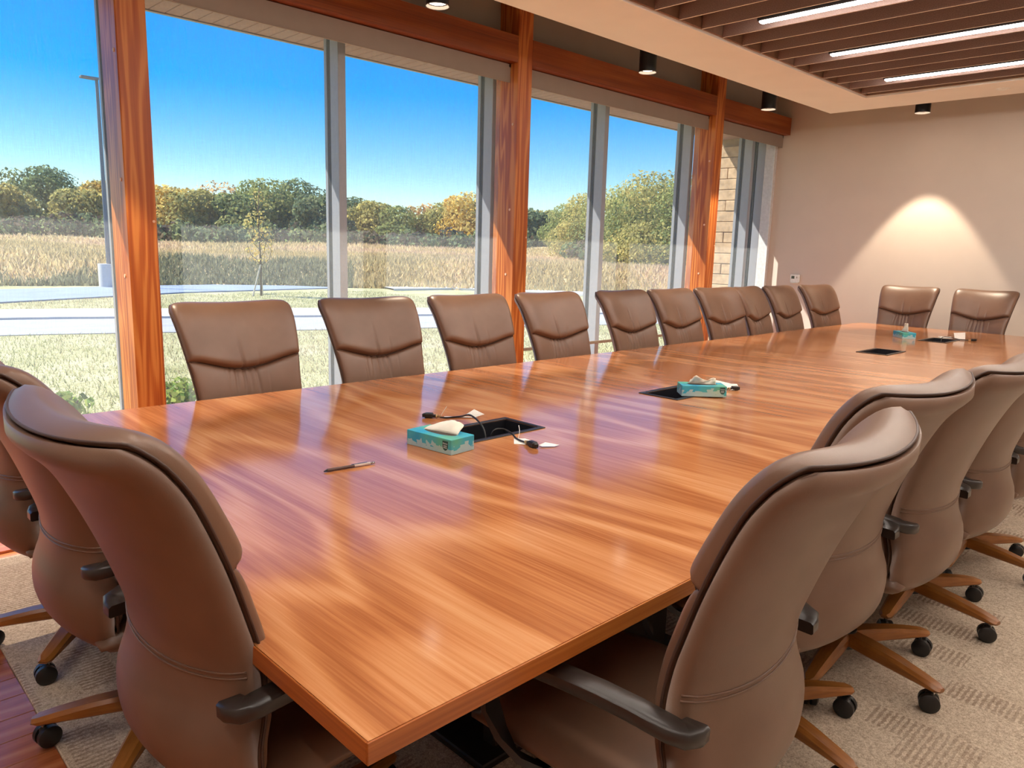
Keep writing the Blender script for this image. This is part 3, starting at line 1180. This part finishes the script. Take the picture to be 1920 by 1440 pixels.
# ------------------------------------------------------------------ things on the table
def tissue_box(loc, rz, lb, pull, face):
    t = thing('tissue_box', lb, 'tissue box', loc, rz, 'tissue boxes on the table')
    L, W, H = .215, .112, .052
    bx_ = MB().box(0, L, 0, W, 0, H, .0012).build('carton', 'box_print', t)
    m = MB()
    n = 24
    vs = [(L / 2 + .075 * math.cos(2 * math.pi * i / n), W / 2 + .026 * math.sin(2 * math.pi * i / n), H + .0006) for i in range(n)]
    m.add(vs, [tuple(range(n))])
    m.build('slot', 'tray_dark', bx_)
    # tissue: crumpled sheet rising out of the slot
    vs, fs = [], []
    nu_, nv_ = 15, 11
    r_ = random.Random(int(loc[0] * 1000))
    for j in range(nv_):
        q = j / (nv_ - 1)
        for i in range(nu_):
            p = -1 + 2 * i / (nu_ - 1)
            x, y_, z = pull(p, q, L, W, H)
            x += .0022 * math.sin(9 * p + 5 * q)
            y_ += .004 * math.sin(7 * p - 6 * q + 1) * q
            z += .003 * math.sin(6 * p + 9 * q) * q
            vs.append((x, y_, z))
    for j in range(nv_ - 1):
        for i in range(nu_ - 1):
            a = j * nu_ + i
            fs.append((a, a + 1, a + nu_ + 1, a + nu_))
    ti = MB().add(vs, fs).build('tissue', 'tissue', t, True)
    sol = ti.modifiers.new('thickness', 'SOLIDIFY')
    sol.thickness = .0008
    if face is not None:
        # brand shield near one end of a long side, with its word
        m = MB()
        sh = [(-.013, .017), (.013, .017), (.013, -.004), (.008, -.013), (0, -.017), (-.008, -.013), (-.013, -.004)]
        m.add([(a, 0, b) for a, b in sh] + [(a, .0006, b) for a, b in sh],
              [tuple(range(7)), tuple(range(13, 6, -1))] + [(i, (i + 1) % 7, 7 + (i + 1) % 7, 7 + i) for i in range(7)])
        lbm = m.build('shield_label', 'label_green', bx_)
        lbm.location = face[0]
        lbm.rotation_euler = (0, 0, face[1])
        cu = bpy.data.curves.new('lettering', 'FONT')
        cu.body = 'Kleenex'
        cu.size = .0064
        cu.align_x = 'CENTER'
        cu.extrude = .0001
        tmp = bpy.data.objects.new('tmp', cu)
        COL.objects.link(tmp)
        dg = bpy.context.evaluated_depsgraph_get()
        me = bpy.data.meshes.new_from_object(tmp.evaluated_get(dg))
        bpy.data.objects.remove(tmp)
        me.materials.clear()
        me.materials.append(MT['print_white'])
        for q in range(1):
            o = bpy.data.objects.new('lettering', me)
            COL.objects.link(o)
            o.parent = bx_
            o.matrix_parent_inverse = Matrix()
            R = Matrix.Rotation(face[1], 4, 'Z') @ Matrix.Rotation(math.pi / 2, 4, 'X')
            T = Matrix.Translation(Vector(face[0]) + Matrix.Rotation(face[1], 3, 'Z') @ Vector((0, -.0005, .006)))
            o.matrix_local = T @ R
        ln = MB()
        for dz in (.001, -.003, -.007):
            ln.box(-.008, .008, -.0004, .0, dz - .0005, dz + .0005)
        l2 = ln.build('small_print', 'print_white', bx_)
        l2.location = face[0]
        l2.rotation_euler = (0, 0, face[1])


def pull1(p, q, L, W, H):      # wide sheet flopped to one side
    return (L / 2 + p * .072 * (1 - .25 * q) - .012 * q, W / 2 - .035 * math.sin(q * 2.2) * (0.4 + q) + .01 * p, H + .045 * math.sin(q * 2.0) * (1 - .45 * abs(p + .25)) - .006 * q * q)


def pull2(p, q, L, W, H):
    return (L / 2 + p * .068 * (1 - .1 * q), W / 2 + .012 * math.sin(3 * p) * q - .01 * q, H + q * (.026 + .022 * math.exp(-((p + .62) / .22) ** 2) - .004 * math.sin(5 * p)))


def pull3(p, q, L, W, H):
    return (L / 2 + p * .038 * (1 - .8 * q) - .03 * q, W / 2 + .012 * p, H + q * .075)


tissue_box((1.665, 1.873, TZ + .0003), math.radians(96), 'blue-green tissue box nearest the camera, sheet flopped over', pull1, ((.028, .1123, .028), math.pi))
tissue_box((3.085, 1.976, TZ + .0045), math.radians(-45), 'teal tissue box in the middle of the table, over a power box', pull2, ((.195, -.0003, .030), 0))
tissue_box((7.112, 2.231, TZ + .0003), math.radians(40), 'blue tissue box at the far end of the table, sheet standing up', pull3, None)


def smooth_path(pts, n=40):
    P = [Vector(p) for p in pts]
    P = [P[0] * 2 - P[1]] + P + [P[-1] * 2 - P[-2]]
    out = []
    segs = len(P) - 3
    for i in range(segs):
        for j in range(max(2, n // segs)):
            t = j / max(2, n // segs)
            a, b, c_, d = P[i:i + 4]
            out.append(.5 * ((2 * b) + (c_ - a) * t + (2 * a - 5 * b + 4 * c_ - d) * t * t + (3 * b - a - 3 * c_ + d) * t ** 3))
    out.append(P[-2])
    return out


def cable(lb, path, plug_dir, tags, zip_):
    p_end = Vector(path[-1])
    t = thing('power_cable', lb, 'cable', (p_end.x, p_end.y, TZ), 0, 'tagged cables from the power boxes')
    off = Vector((p_end.x, p_end.y, TZ))
    MB().tube([p - off for p in smooth_path(path)], .0035, 8).build('cord', 'black_plastic', t, True)
    a = math.atan2(plug_dir[1], plug_dir[0])
    m = MB()
    m.box(0, .018, -.006, .006, .004, .016, .003)
    m.box(.014, .05, -.0115, .0115, .001, .022, .004)
    m.box(.05, .058, -.009, .009, .003, .019, .003)
    o = m.build('plug', 'black_plastic', t)
    o.rotation_euler = (0, 0, a)
    m = MB()
    m.cyl((-.004, 0, .009), (.002, 0, .009), .008, n=10)
    m.cyl((-.014, .002, .008), (-.009, -.002, .010), .006, n=10)
    o = m.build('tie', 'brass', t, True, 40)
    o.rotation_euler = (0, 0, a)
    for poly in tags:
        P = [Vector(q) - off for q in poly]
        m = MB()
        n = len(P)
        m.add([p for p in P] + [p + Vector((0, 0, .0006)) for p in P],
              [tuple(range(n)), tuple(range(2 * n - 1, n - 1, -1))] + [(i, (i + 1) % n, n + (i + 1) % n, n + i) for i in range(n)])
        m.build('paper_tag', 'tag_paper', t)
    if zip_:
        MB().tube([Vector(q) - off for q in smooth_path(zip_, 12)], .0011, 6).build('zip_tie', 'tag_paper', t, True)


z = TZ
cable('black cable with paper tag lying behind the nearest tissue box',
      [(1.83, 1.985, z - .06), (1.84, 2.02, z + .02), (1.875, 2.13, z + .045), (1.90, 2.22, z + .022), (1.885, 2.29, z + .006), (1.862, 2.325, z + .008)],
      (-.06, .07), [[(1.885, 2.30, z + .003), (1.95, 2.262, z + .004), (1.995, 2.225, z + .002), (1.99, 2.255, z + .002), (1.90, 2.325, z + .003)],
                    [(1.985, 2.235, z + .003), (2.012, 2.205, z + .018), (2.005, 2.26, z + .030), (1.975, 2.272, z + .012)]],
      [(1.868, 2.31, z + .008), (1.875, 2.30, z + .03), (1.885, 2.29, z + .052)])
cable('black cable with torn white tag on the camera side of the nearest power box',
      [(1.84, 1.99, z - .06), (1.855, 1.985, z + .012), (1.885, 1.965, z + .022), (1.885, 1.915, z + .015), (1.868, 1.87, z + .006), (1.852, 1.80, z + .008)],
      (-.015, -.07), [[(1.824, 1.84, z + .001), (1.872, 1.89, z + .003), (1.90, 1.862, z + .004), (1.90, 1.83, z + .003), (1.855, 1.80, z + .001)],
                      [(1.872, 1.765, z + .004), (1.905, 1.765, z + .009), (1.932, 1.722, z + .004), (1.905, 1.722, z + .003), (1.868, 1.745, z + .004)]],
      [(1.868, 1.865, z + .006), (1.885, 1.875, z + .03), (1.905, 1.90, z + .045)])
cable('black cable and folded paper tag right of the middle tissue box',
      [(3.20, 2.03, z - .06), (3.25, 2.06, z + .03), (3.33, 2.05, z + .03), (3.40, 1.99, z + .012), (3.44, 1.925, z + .008)],
      (.06, -.03), [[(3.40, 1.97, z + .002), (3.452, 1.905, z + .004), (3.475, 1.935, z + .030), (3.42, 2.00, z + .046)],
                    [(3.475, 1.935, z + .030), (3.452, 1.905, z + .004), (3.50, 1.90, z + .003), (3.505, 1.92, z + .028)]], None)
cable('black cable with two white tags at the far power box',
      [(7.20, 2.05, z - .06), (7.22, 2.06, z + .01), (7.33, 2.075, z + .022), (7.40, 2.03, z + .016), (7.41, 1.97, z + .006), (7.40, 1.92, z + .006), (7.40, 1.885, z + .008)],
      (.05, -.04), [[(7.45, 2.02, z + .004), (7.50, 1.95, z + .004), (7.515, 1.96, z + .062), (7.46, 2.035, z + .054)],
                    [(7.41, 2.12, z + .006), (7.47, 2.04, z + .004), (7.49, 2.06, z + .016), (7.43, 2.15, z + .014)]], None)

t = thing('pen', 'slim ballpoint pen lying on the table left of the nearest tissue box', 'pen', (1.135, 1.957, TZ + .0052), math.atan2(-.02, .17))
MB().cyl((.012, 0, 0), (.10, 0, 0), .0047, n=14).build('barrel', 'pen_body', t, True, 40)
MB().cyl((.0, 0, -.002), (.012, 0, 0), .0012, .0042, n=12).build('tip', 'black_plastic', t, True, 40)
MB().cyl((.10, 0, 0), (.155, 0, 0), .0048, n=14).build('grip', 'pen_clear', t, True, 40)
MB().cyl((.155, 0, 0), (.170, 0, 0), .0032, n=12).build('clicker', 'chrome', t, True, 40)
MB().box(.09, .145, -.0018, .0018, .005, .0066, .0006).build('clip', 'chrome', t)

# ------------------------------------------------------------------ outside: soffit, stone wall
sf = struct(MB().box(-4, 13, 5.27, 5.93, 3.03, 3.12).build('soffit', 'soffit_gap'), 'boarded roof overhang outside the windows')
pk = box_mesh('soffit_plank', (.108, .64, .016), 'soffit_board', .003)
for i in range(120):
    inst(pk, 'soffit_plank', sf, (-3.6 + i * .113, 5.595, 3.022))
MB().box(-4, 13, 5.915, 5.95, 3.005, 3.30).build('fascia_board', 'fascia_grey', sf)
sw = struct(MB().box(9.84, 10.3, 5.27, 6.15, -.35, 3.03).build('wall_exterior', 'mortar'), 'stone-block wall outside the narrow far window')
course = .1475
for r_i in range(23):
    z0 = -.33 + r_i * course
    yy = 5.27 - (.0, .27, .13)[r_i % 3]
    while yy < 6.15:
        ln = .78 + .3 * ((r_i * 7 + int(yy * 10)) % 3) / 2
        a, b = max(yy, 5.272), min(yy + ln, 6.149)
        if b - a > .05 and z0 + course < 3.04:
            o = MB().box(9.815 + random.uniform(-.006, .004), 9.85, a + .004, b - .004, z0 + .004, z0 + course - .004, .006).build('stone_block', 'stone_block', sw)
        yy += ln


# ------------------------------------------------------------------ outside: ground, roads, plants
def sstep(a, b, x):
    t = np.clip((x - a) / (b - a), 0, 1)
    return t * t * (3 - 2 * t)


def hgt(x, y):
    x, y = np.asarray(x, float), np.asarray(y, float)
    d = np.hypot(x, y)
    az = np.degrees(np.arctan2(y, x))
    s0 = 31 + 0 * az
    h = -.3 + .95 * sstep(31, 39, d) - .45 * sstep(41, 47, d) + .5 * sstep(47, 56, d) + 1.0 * sstep(54, 84, d)
    h = h + .5 * sstep(60, 35, az) * sstep(45, 85, d)
    h = h + .22 * np.sin(x * .23 + y * .11) * np.sin(y * .17 - x * .05) * sstep(32, 44, d)
    return h


def grid_mesh(name, xs, ys, zf, mat, mask=None):
    nx, ny = len(xs), len(ys)
    Xg, Yg = np.meshgrid(xs, ys)
    Zg = zf(Xg, Yg)
    vs = np.stack([Xg.ravel(), Yg.ravel(), Zg.ravel()], 1)
    fs = []
    for j in range(ny - 1):
        for i in range(nx - 1):
            if mask is None or mask((xs[i] + xs[i + 1]) / 2, (ys[j] + ys[j + 1]) / 2):
                a = j * nx + i
                fs.append((a, a + 1, a + nx + 1, a + nx))
    me = bpy.data.meshes.new(name)
    me.from_pydata(vs.tolist(), [], fs)
    me.materials.append(MT[mat])
    me.polygons.foreach_set('use_smooth', [True] * len(me.polygons))
    me.update()
    o = bpy.data.objects.new(name, me)
    COL.objects.link(o)
    return o


struct(grid_mesh('ground_lawn', np.linspace(-30, 60, 91), np.linspace(5.26, 45, 61), lambda x, y: np.minimum(hgt(x, y), -.3) , 'lawn', lambda x, y: math.hypot(x, y) < 36), 'mown lawn outside the windows')
struct(grid_mesh('ground_meadow', np.linspace(-60, 170, 160), np.linspace(-30, 170, 140), lambda x, y: hgt(x, y) - .02, 'meadow', lambda x, y: math.hypot(x, y) > 28 and (y > 6 or x > 25)), 'tall dry meadow rising to the trees')


def ribbon(name, left, right, mat, z=-.285, label=None):
    """flat strip between two polylines with some thickness"""
    n = len(left)
    m = MB()
    vs = [(*p, z) for p in left] + [(*p, z) for p in right] + [(*p, z - .15) for p in left] + [(*p, z - .15) for p in right]
    fs = []
    for i in range(n - 1):
        fs.append((i, i + 1, n + i + 1, n + i))
        fs.append((i, 2 * n + i, 2 * n + i + 1, i + 1))
        fs.append((n + i, n + i + 1, 3 * n + i + 1, 3 * n + i))
    m.add(vs, fs)
    return struct(m.build(name, mat), label)


ribbon('road', [(-12, 19.5), (3.45, 15.15), (7.5, 13.65), (13.0, 11.6), (30, 5.5)], [(-12, 22.4), (4.2, 17.9), (8.85, 16.0), (13.6, 14.2), (30, 8)], 'asphalt', -.285, 'pale driveway crossing the lawn')
ribbon('sidewalk', [(-12, 22.4), (4.2, 17.9), (8.85, 16.0), (13.6, 14.2), (30, 8)], [(-12, 24.6), (4.65, 19.95), (9.85, 17.8), (14.4, 15.9), (30, 10)], 'concrete', -.24, 'bright concrete kerb strip beside the driveway')
ribbon('parking_road', [(-14, 22.0), (4.05, 22.7), (9.7, 25.2), (12.0, 25.5), (14.5, 25.9), (15.4, 26.0)], [(-14, 27.5), (5.0, 28.0), (9.0, 29.0), (12.3, 29.2), (14.8, 27.8), (15.8, 26.5)], 'asphalt_sky_tint', -.26, 'blue-grey road at the foot of the meadow')
ribbon('kerb', [(17.2, 24.2), (19.9, 23.9), (21.3, 21.8), (22.4, 18.6), (27, 13)], [(17.6, 25.4), (21.2, 25.2), (22.9, 22.4), (24.0, 19.2), (29, 13.6)], 'concrete', -.22, 'white kerb curving away at the right')


def quads_mesh(name, P, U, V, colors, mat, parent=None, tri=False):
    """P centres, U/V half vectors, colors per quad"""
    n = len(P)
    if tri:
        vs = np.concatenate([P - U, P + U, P + V], 1).reshape(-1, 3)
        kv = 3
    else:
        vs = np.concatenate([P - U - V, P + U - V, P + U + V, P - U + V], 1).reshape(-1, 3)
        kv = 4
    me = bpy.data.meshes.new(name)
    me.vertices.add(n * kv)
    me.vertices.foreach_set('co', vs.astype(np.float32).ravel())
    me.loops.add(n * kv)
    me.loops.foreach_set('vertex_index', np.arange(n * kv, dtype=np.int32))
    me.polygons.add(n)
    me.polygons.foreach_set('loop_start', np.arange(0, n * kv, kv, dtype=np.int32))
    me.polygons.foreach_set('loop_total', np.full(n, kv, dtype=np.int32))
    me.update(calc_edges=True)
    at = me.color_attributes.new('Col', 'FLOAT_COLOR', 'CORNER')
    cc = np.repeat(np.concatenate([colors, np.ones((n, 1))], 1), kv, 0)
    at.data.foreach_set('color', cc.astype(np.float32).ravel())
    me.materials.append(MT[mat])
    o = bpy.data.objects.new(name, me)
    COL.objects.link(o)
    if parent is not None:
        o.parent = parent
    return o


def rand_unit(n):
    v = rng.normal(size=(n, 3))
    return v / np.linalg.norm(v, axis=1, keepdims=True)


def foliage(blobs, n, size, pal, name, parent):
    """leaf clusters on the surface of lumpy blobs (cx,cy,cz,rx,ry,rz)"""
    blobs = np.array(blobs, float)
    wts = (blobs[:, 3] * blobs[:, 5])
    bi = rng.choice(len(blobs), n, p=wts / wts.sum())
    d = rand_unit(n)
    rad = rng.uniform(.78, 1.06, (n, 1))
    P = blobs[bi, :3] + d * blobs[bi, 3:6] * rad
    nrm = d + .7 * rand_unit(n)
    nrm /= np.linalg.norm(nrm, axis=1, keepdims=True)
    t = np.cross(nrm, rand_unit(n))
    t /= np.linalg.norm(t, axis=1, keepdims=True) + 1e-9
    b = np.cross(nrm, t)
    sz = size * rng.uniform(.6, 1.3, (n, 1))
    pal = np.array(pal)
    ci = rng.choice(len(pal), len(blobs))
    mixc = rng.random((n, 1)) < .35
    cols = np.where(mixc, pal[rng.choice(len(pal), n)], pal[ci[bi]]) * rng.uniform(.8, 1.25, (n, 1))
    return quads_mesh(name, P, t * sz, b * sz * .7, np.clip(cols, 0, 1), 'leaf_mat', parent)


PALS = {
    'green': [S(160, 168, 104), S(180, 180, 112), S(140, 150, 98), S(196, 188, 118)],
    'olive': [S(200, 188, 116), S(184, 174, 110), S(216, 198, 124), S(164, 160, 102)],
    'gold': [S(242, 204, 100), S(234, 192, 104), S(244, 216, 134), S(206, 184, 110)],
    'dark': [S(128, 144, 104), S(142, 154, 108), S(116, 130, 98), S(160, 164, 114)],
    'rust': [S(226, 180, 124), S(212, 178, 124), S(192, 172, 116), S(232, 194, 144)],
}
TREES = [(9.9, 79.4, 6.0, 'green'), (13.3, 82.9, 5.7, 'olive'), (15.1, 76.5, 5.4, 'olive'), (21.0, 89.6, 8.2, 'dark'), (20.4, 77.4, 5.7, 'olive'),
         (23.8, 80.6, 6.6, 'gold'), (28.2, 85.5, 7.1, 'olive'), (27.4, 75.1, 6.3, 'gold'), (28.8, 72.5, 6.0, 'olive'), (35.0, 80.8, 7.6, 'rust'),
         (32.1, 68.9, 5.6, 'green'), (37.8, 75.0, 7.8, 'green'), (41.3, 75.4, 7.9, 'dark'), (40.2, 69.2, 6.2, 'dark'), (48.8, 78.0, 6.6, 'dark'),
         (50.3, 74.7, 6.3, 'olive'), (51.3, 71.5, 5.8, 'green'), (55.9, 73.1, 6.0, 'rust'), (56.8, 69.8, 6.5, 'olive'), (56.3, 65.0, 7.4, 'gold'),
         (59.9, 64.5, 7.0, 'dark'), (52.6, 52.1, 5.2, 'dark'), (55.5, 52.0, 5.2, 'olive'), (52.4, 46.5, 5.6, 'green'), (47.6, 39.7, 5.9, 'olive'),
         (45.7, 35.7, 6.2, 'green'), (43.7, 31.8, 6.4, 'green'), (41.4, 28.1, 6.5, 'olive'), (40.6, 25.0, 6.3, 'green')]
TL = ['green tree at the left edge of the distant treeline', 'olive tree at the left edge of the treeline, low and wide', 'olive tree in the treeline left of the light pole',
      'tall dark round-topped tree rising above the treeline at left', 'pale olive tree below the tall round-topped one', 'golden autumn tree beside the light pole',
      'tree hidden mostly behind the nearest column', 'golden tree just right of the nearest column', 'olive bushy tree right of the nearest column',
      'rusty thin-leaved tree left of the young staked tree', 'low green tree left of the young staked tree', 'green tree behind the young staked tree',
      'dark green tree right of the young staked tree', 'low dark tree left of the window mullion', 'dark tree behind the window mullion',
      'olive tree right of the window mullion', 'low green tree right of the window mullion', 'rusty low tree in the dip of the treeline',
      'olive tree left of the bright yellow-green one', 'bright yellow-green rounded tree left of the middle column', 'dark tree hidden behind the middle column',
      'low dark tree right of the middle column', 'low olive tree right of the middle column', 'green tree left of the second mullion',
      'olive tree behind the second mullion', 'tall green tree right of the second mullion', 'big green tree left of the farthest column',
      'olive tree beside the farthest column', 'green tree hidden behind the farthest column']
for (x, y, zt, pal), lb in zip(TREES, TL):
    zb = float(hgt(x, y)) - .1
    H = max(zt - zb, 3.2)
    t = thing('tree', lb, 'tree', (x, y, zb), random.uniform(0, 6), 'trees of the distant treeline')
    m = MB()
    m.tube(smooth_path([(0, 0, 0), (.1, .05, H * .3), (-.1, .1, H * .7)], 8), .16, 7, scales=None)
    for q in range(4):
        a = q * 1.6 + x
        m.tube([(0, 0, H * (.25 + .08 * q)), (math.cos(a) * H * .22, math.sin(a) * H * .22, H * (.5 + .08 * q))], .07, 5)
    m.build('trunk', 'bark', t, True)
    R = H * .66
    blobs = [(0, 0, H * .62, R * .8, R * .8, H * .38), (R * .35, R * .2, H * .3, R * .8, R * .8, H * .28), (-R * .4, -R * .2, H * .28, R * .75, R * .75, H * .26)]
    r_ = random.Random(int(x * 97 + y))
    for q in range(11):
        a = r_.uniform(0, 6.28)
        rr = R * r_.uniform(.35, .95)
        zc = H * r_.uniform(.10, .86)
        s_ = R * r_.uniform(.26, .46)
        blobs.append((math.cos(a) * rr * (1.15 - zc / H * .5), math.sin(a) * rr * (1.15 - zc / H * .5), zc, s_, s_, s_ * .8))
    near = math.hypot(x, y) < 72
    thin = 3000 if pal == 'rust' else 6500
    if near:
        thin = 11000
    foliage(blobs, thin, .125 if not near else .075, PALS[pal], 'crown', t)
# undergrowth along the tree feet
bl_ = []
for i in range(150):
    az = math.radians(86 - i * .40)
    D = (72 if i < 112 else 58 - (i - 112) * .5) + random.uniform(-2, 2)
    x, y = D * math.cos(az), D * math.sin(az)
    r_ = random.uniform(.7, 1.25)
    bl_.append((x, y, float(hgt(x, y)) + random.uniform(.2, 1.0), r_, r_, random.uniform(.6, 1.1)))
ug = foliage(bl_, 16000, .16, PALS['dark'] + [S(120, 104, 84), S(110, 96, 84)], 'undergrowth', None)
ug['kind'] = 'stuff'
ug['label'] = 'dark scrubby undergrowth at the foot of the distant trees'
ug['category'] = 'undergrowth'

# young staked tree
t = thing('young_tree', 'young thin tree with yellow leaves and a leaning stake on the lawn', 'tree', (11.3, 23.2, -.3))
m = MB()
m.tube([(0, 0, 0), (.02, 0, 1.0), (-.02, 0, 2.2), (.02, 0, 3.3)], .035, 8, scales=[1, .85, .6, .25])
m.build('trunk', 'bark', t, True)
m = MB()
for q in range(16):
    zz = .95 + q * .13
    a = q * 2.4
    L = .5 * (1 - q / 22)
    m.tube([(0, 0, zz), (math.cos(a) * L * .6, math.sin(a) * L * .6, zz + .22), (math.cos(a) * L * .8, math.sin(a) * L * .8, zz + .5)], .010, 5)
m.build('branches', 'bark', t, True)
foliage([(0, 0, 1.5, .42, .42, .5), (0, 0, 2.1, .40, .40, .6), (0, 0, 2.8, .25, .25, .5), (.15, -.1, 1.8, .3, .3, .4), (-.15, .1, 2.3, .28, .28, .4)], 420, .036, PALS['gold'] + PALS['olive'], 'leaves', t)
MB().cyl((-.33, -.1, 0), (.0, -.02, 1.0), .028, n=8).build('stake', 'stake', t)
MB().cyl((.18, .25, 0), (.02, .02, 1.0), .022, n=8).build('stake', 'stake', t)

# light pole
t = thing('light_pole', 'tall thin light pole on a concrete base beside the nearest column', 'light pole', (8.45, 28.75, -.3))
MB().cyl((0, 0, 0), (0, 0, .82), .34, n=24).build('concrete_base', 'concrete', t, True, 40)
MB().cyl((0, 0, .82), (0, 0, 6.9), .075, .05, n=12).build('pole', 'pole_grey', t, True, 40)
MB().box(-.5, .05, -.12, .12, 6.86, 6.94, .02).build('lamp_head', 'pole_grey', t)

# shrubs against the building
for (x, y, r, h, n, lb) in ((2.75, 7.4, .3, .36, 420, 'small leafy shrub just outside, right of the nearest column'),
                            (1.75, 7.6, .3, .3, 320, 'small leafy shrub just outside, left of the nearest column'),
                            (6.35, 6.9, .34, .7, 700, 'leafy shrub outside between the second and third window chairs')):
    t = thing('shrub', lb, 'shrub', (x, y, -.3), 0, 'shrubs outside the windows')
    m = MB()
    for q in range(7):
        a = q * .9
        m.tube([(0, 0, 0), (math.cos(a) * r * .6, math.sin(a) * r * .6, h * .9)], .008, 5)
    m.build('stems', 'bark', t, True)
    foliage([(math.cos(a) * r * .5, math.sin(a) * r * .5, h * .62, r * .55, r * .55, h * .4) for a in (0, 1.3, 2.6, 3.9, 5.2)] + [(0, 0, h * .8, r * .5, r * .5, h * .3)],
            n, .028, [S(150, 170, 80), S(120, 150, 70), S(176, 186, 104)], 'leaves', t)


def blades(name, n, xs, ys, zf, hmin, hmax, wd, pal, label, keep=None):
    x, y = xs(n), ys(n)
    if keep is not None:
        kk = keep(x, y)
        x, y = x[kk], y[kk]
    n = len(x)
    P = np.stack([x, y, zf(x, y) - .01], 1)
    a = rng.uniform(0, 2 * math.pi, n)
    U = np.stack([np.cos(a), np.sin(a), 0 * a], 1) * (wd * rng.uniform(.6, 1.4, (n, 1)))
    h = rng.uniform(hmin, hmax, n)
    V = np.stack([rng.normal(0, .35, n) * h, rng.normal(0, .35, n) * h, h], 1)
    pal = np.array(pal)
    # colour follows slow patches
    f = .5 + .5 * np.sin(x * .31 + 2 * np.sin(y * .13)) * np.cos(y * .21 + np.sin(x * .17))
    idx = np.clip((f * len(pal) + rng.normal(0, .8, n)).astype(int), 0, len(pal) - 1)
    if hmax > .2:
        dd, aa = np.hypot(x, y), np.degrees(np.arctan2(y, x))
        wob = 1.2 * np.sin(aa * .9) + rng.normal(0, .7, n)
        dark_bands = ((dd + wob < 38.5) & (aa > 57.5) & (aa < 72)) | ((dd + wob > 43) & (dd + wob < 48.5) & (aa > 62)) | ((dd + wob < 33) & (aa > 72))  # bands of distance and bearing that take the darkest palette colour
        idx = np.where(dark_bands, 0, np.maximum(idx, 1))
    cols = np.clip(pal[idx] * rng.uniform(.8, 1.15, (n, 1)), 0, 1)
    o = quads_mesh(name, P, U, V, cols, 'grass_mat', None, True)
    o['kind'] = 'stuff'
    o['label'] = label
    o['category'] = 'grass'
    return o


def in_road(x, y):
    # between driveway edges
    lo_ = np.interp(x, [-12, 3.45, 7.5, 13, 30], [19.5, 15.15, 13.65, 11.6, 5.5])
    hi_ = np.interp(x, [-12, 4.65, 9.85, 14.4, 30], [24.6, 19.95, 17.8, 15.9, 10])
    return (y > lo_ - .03) & (y < hi_ + .03)


def in_road2(x, y):
    lo_ = np.interp(x, [-14, 4.05, 9.7, 12, 15.8], [22.0, 22.7, 25.2, 25.5, 26.2])
    hi_ = np.interp(x, [-14, 5, 9, 12.3, 14.8, 15.8], [27.5, 28, 29, 29.2, 27.8, 26.5])
    return (y > lo_) & (y < hi_) & (x < 15.8)


blades('lawn_grass', 90000, lambda n: rng.uniform(-1.5, 16, n), lambda n: 5.4 + 19 * rng.random(n) ** 1.4, lambda x, y: np.full_like(x, -.3), .03, .085, .008,
       [S(152, 158, 104), S(178, 176, 124), S(198, 188, 146), S(206, 192, 160), S(190, 172, 138)], 'short yellow-green lawn grass outside the windows',
       lambda x, y: ~in_road(x, y) & ~in_road2(x, y) & ~((x > 9.6) & (y < 6.3)))


def fan_x(n):
    global _fa, _fd
    _fa = np.radians(rng.uniform(26, 86, n))
    _fd = 31 + 37 * rng.random(n) ** 1.2
    return _fd * np.cos(_fa)


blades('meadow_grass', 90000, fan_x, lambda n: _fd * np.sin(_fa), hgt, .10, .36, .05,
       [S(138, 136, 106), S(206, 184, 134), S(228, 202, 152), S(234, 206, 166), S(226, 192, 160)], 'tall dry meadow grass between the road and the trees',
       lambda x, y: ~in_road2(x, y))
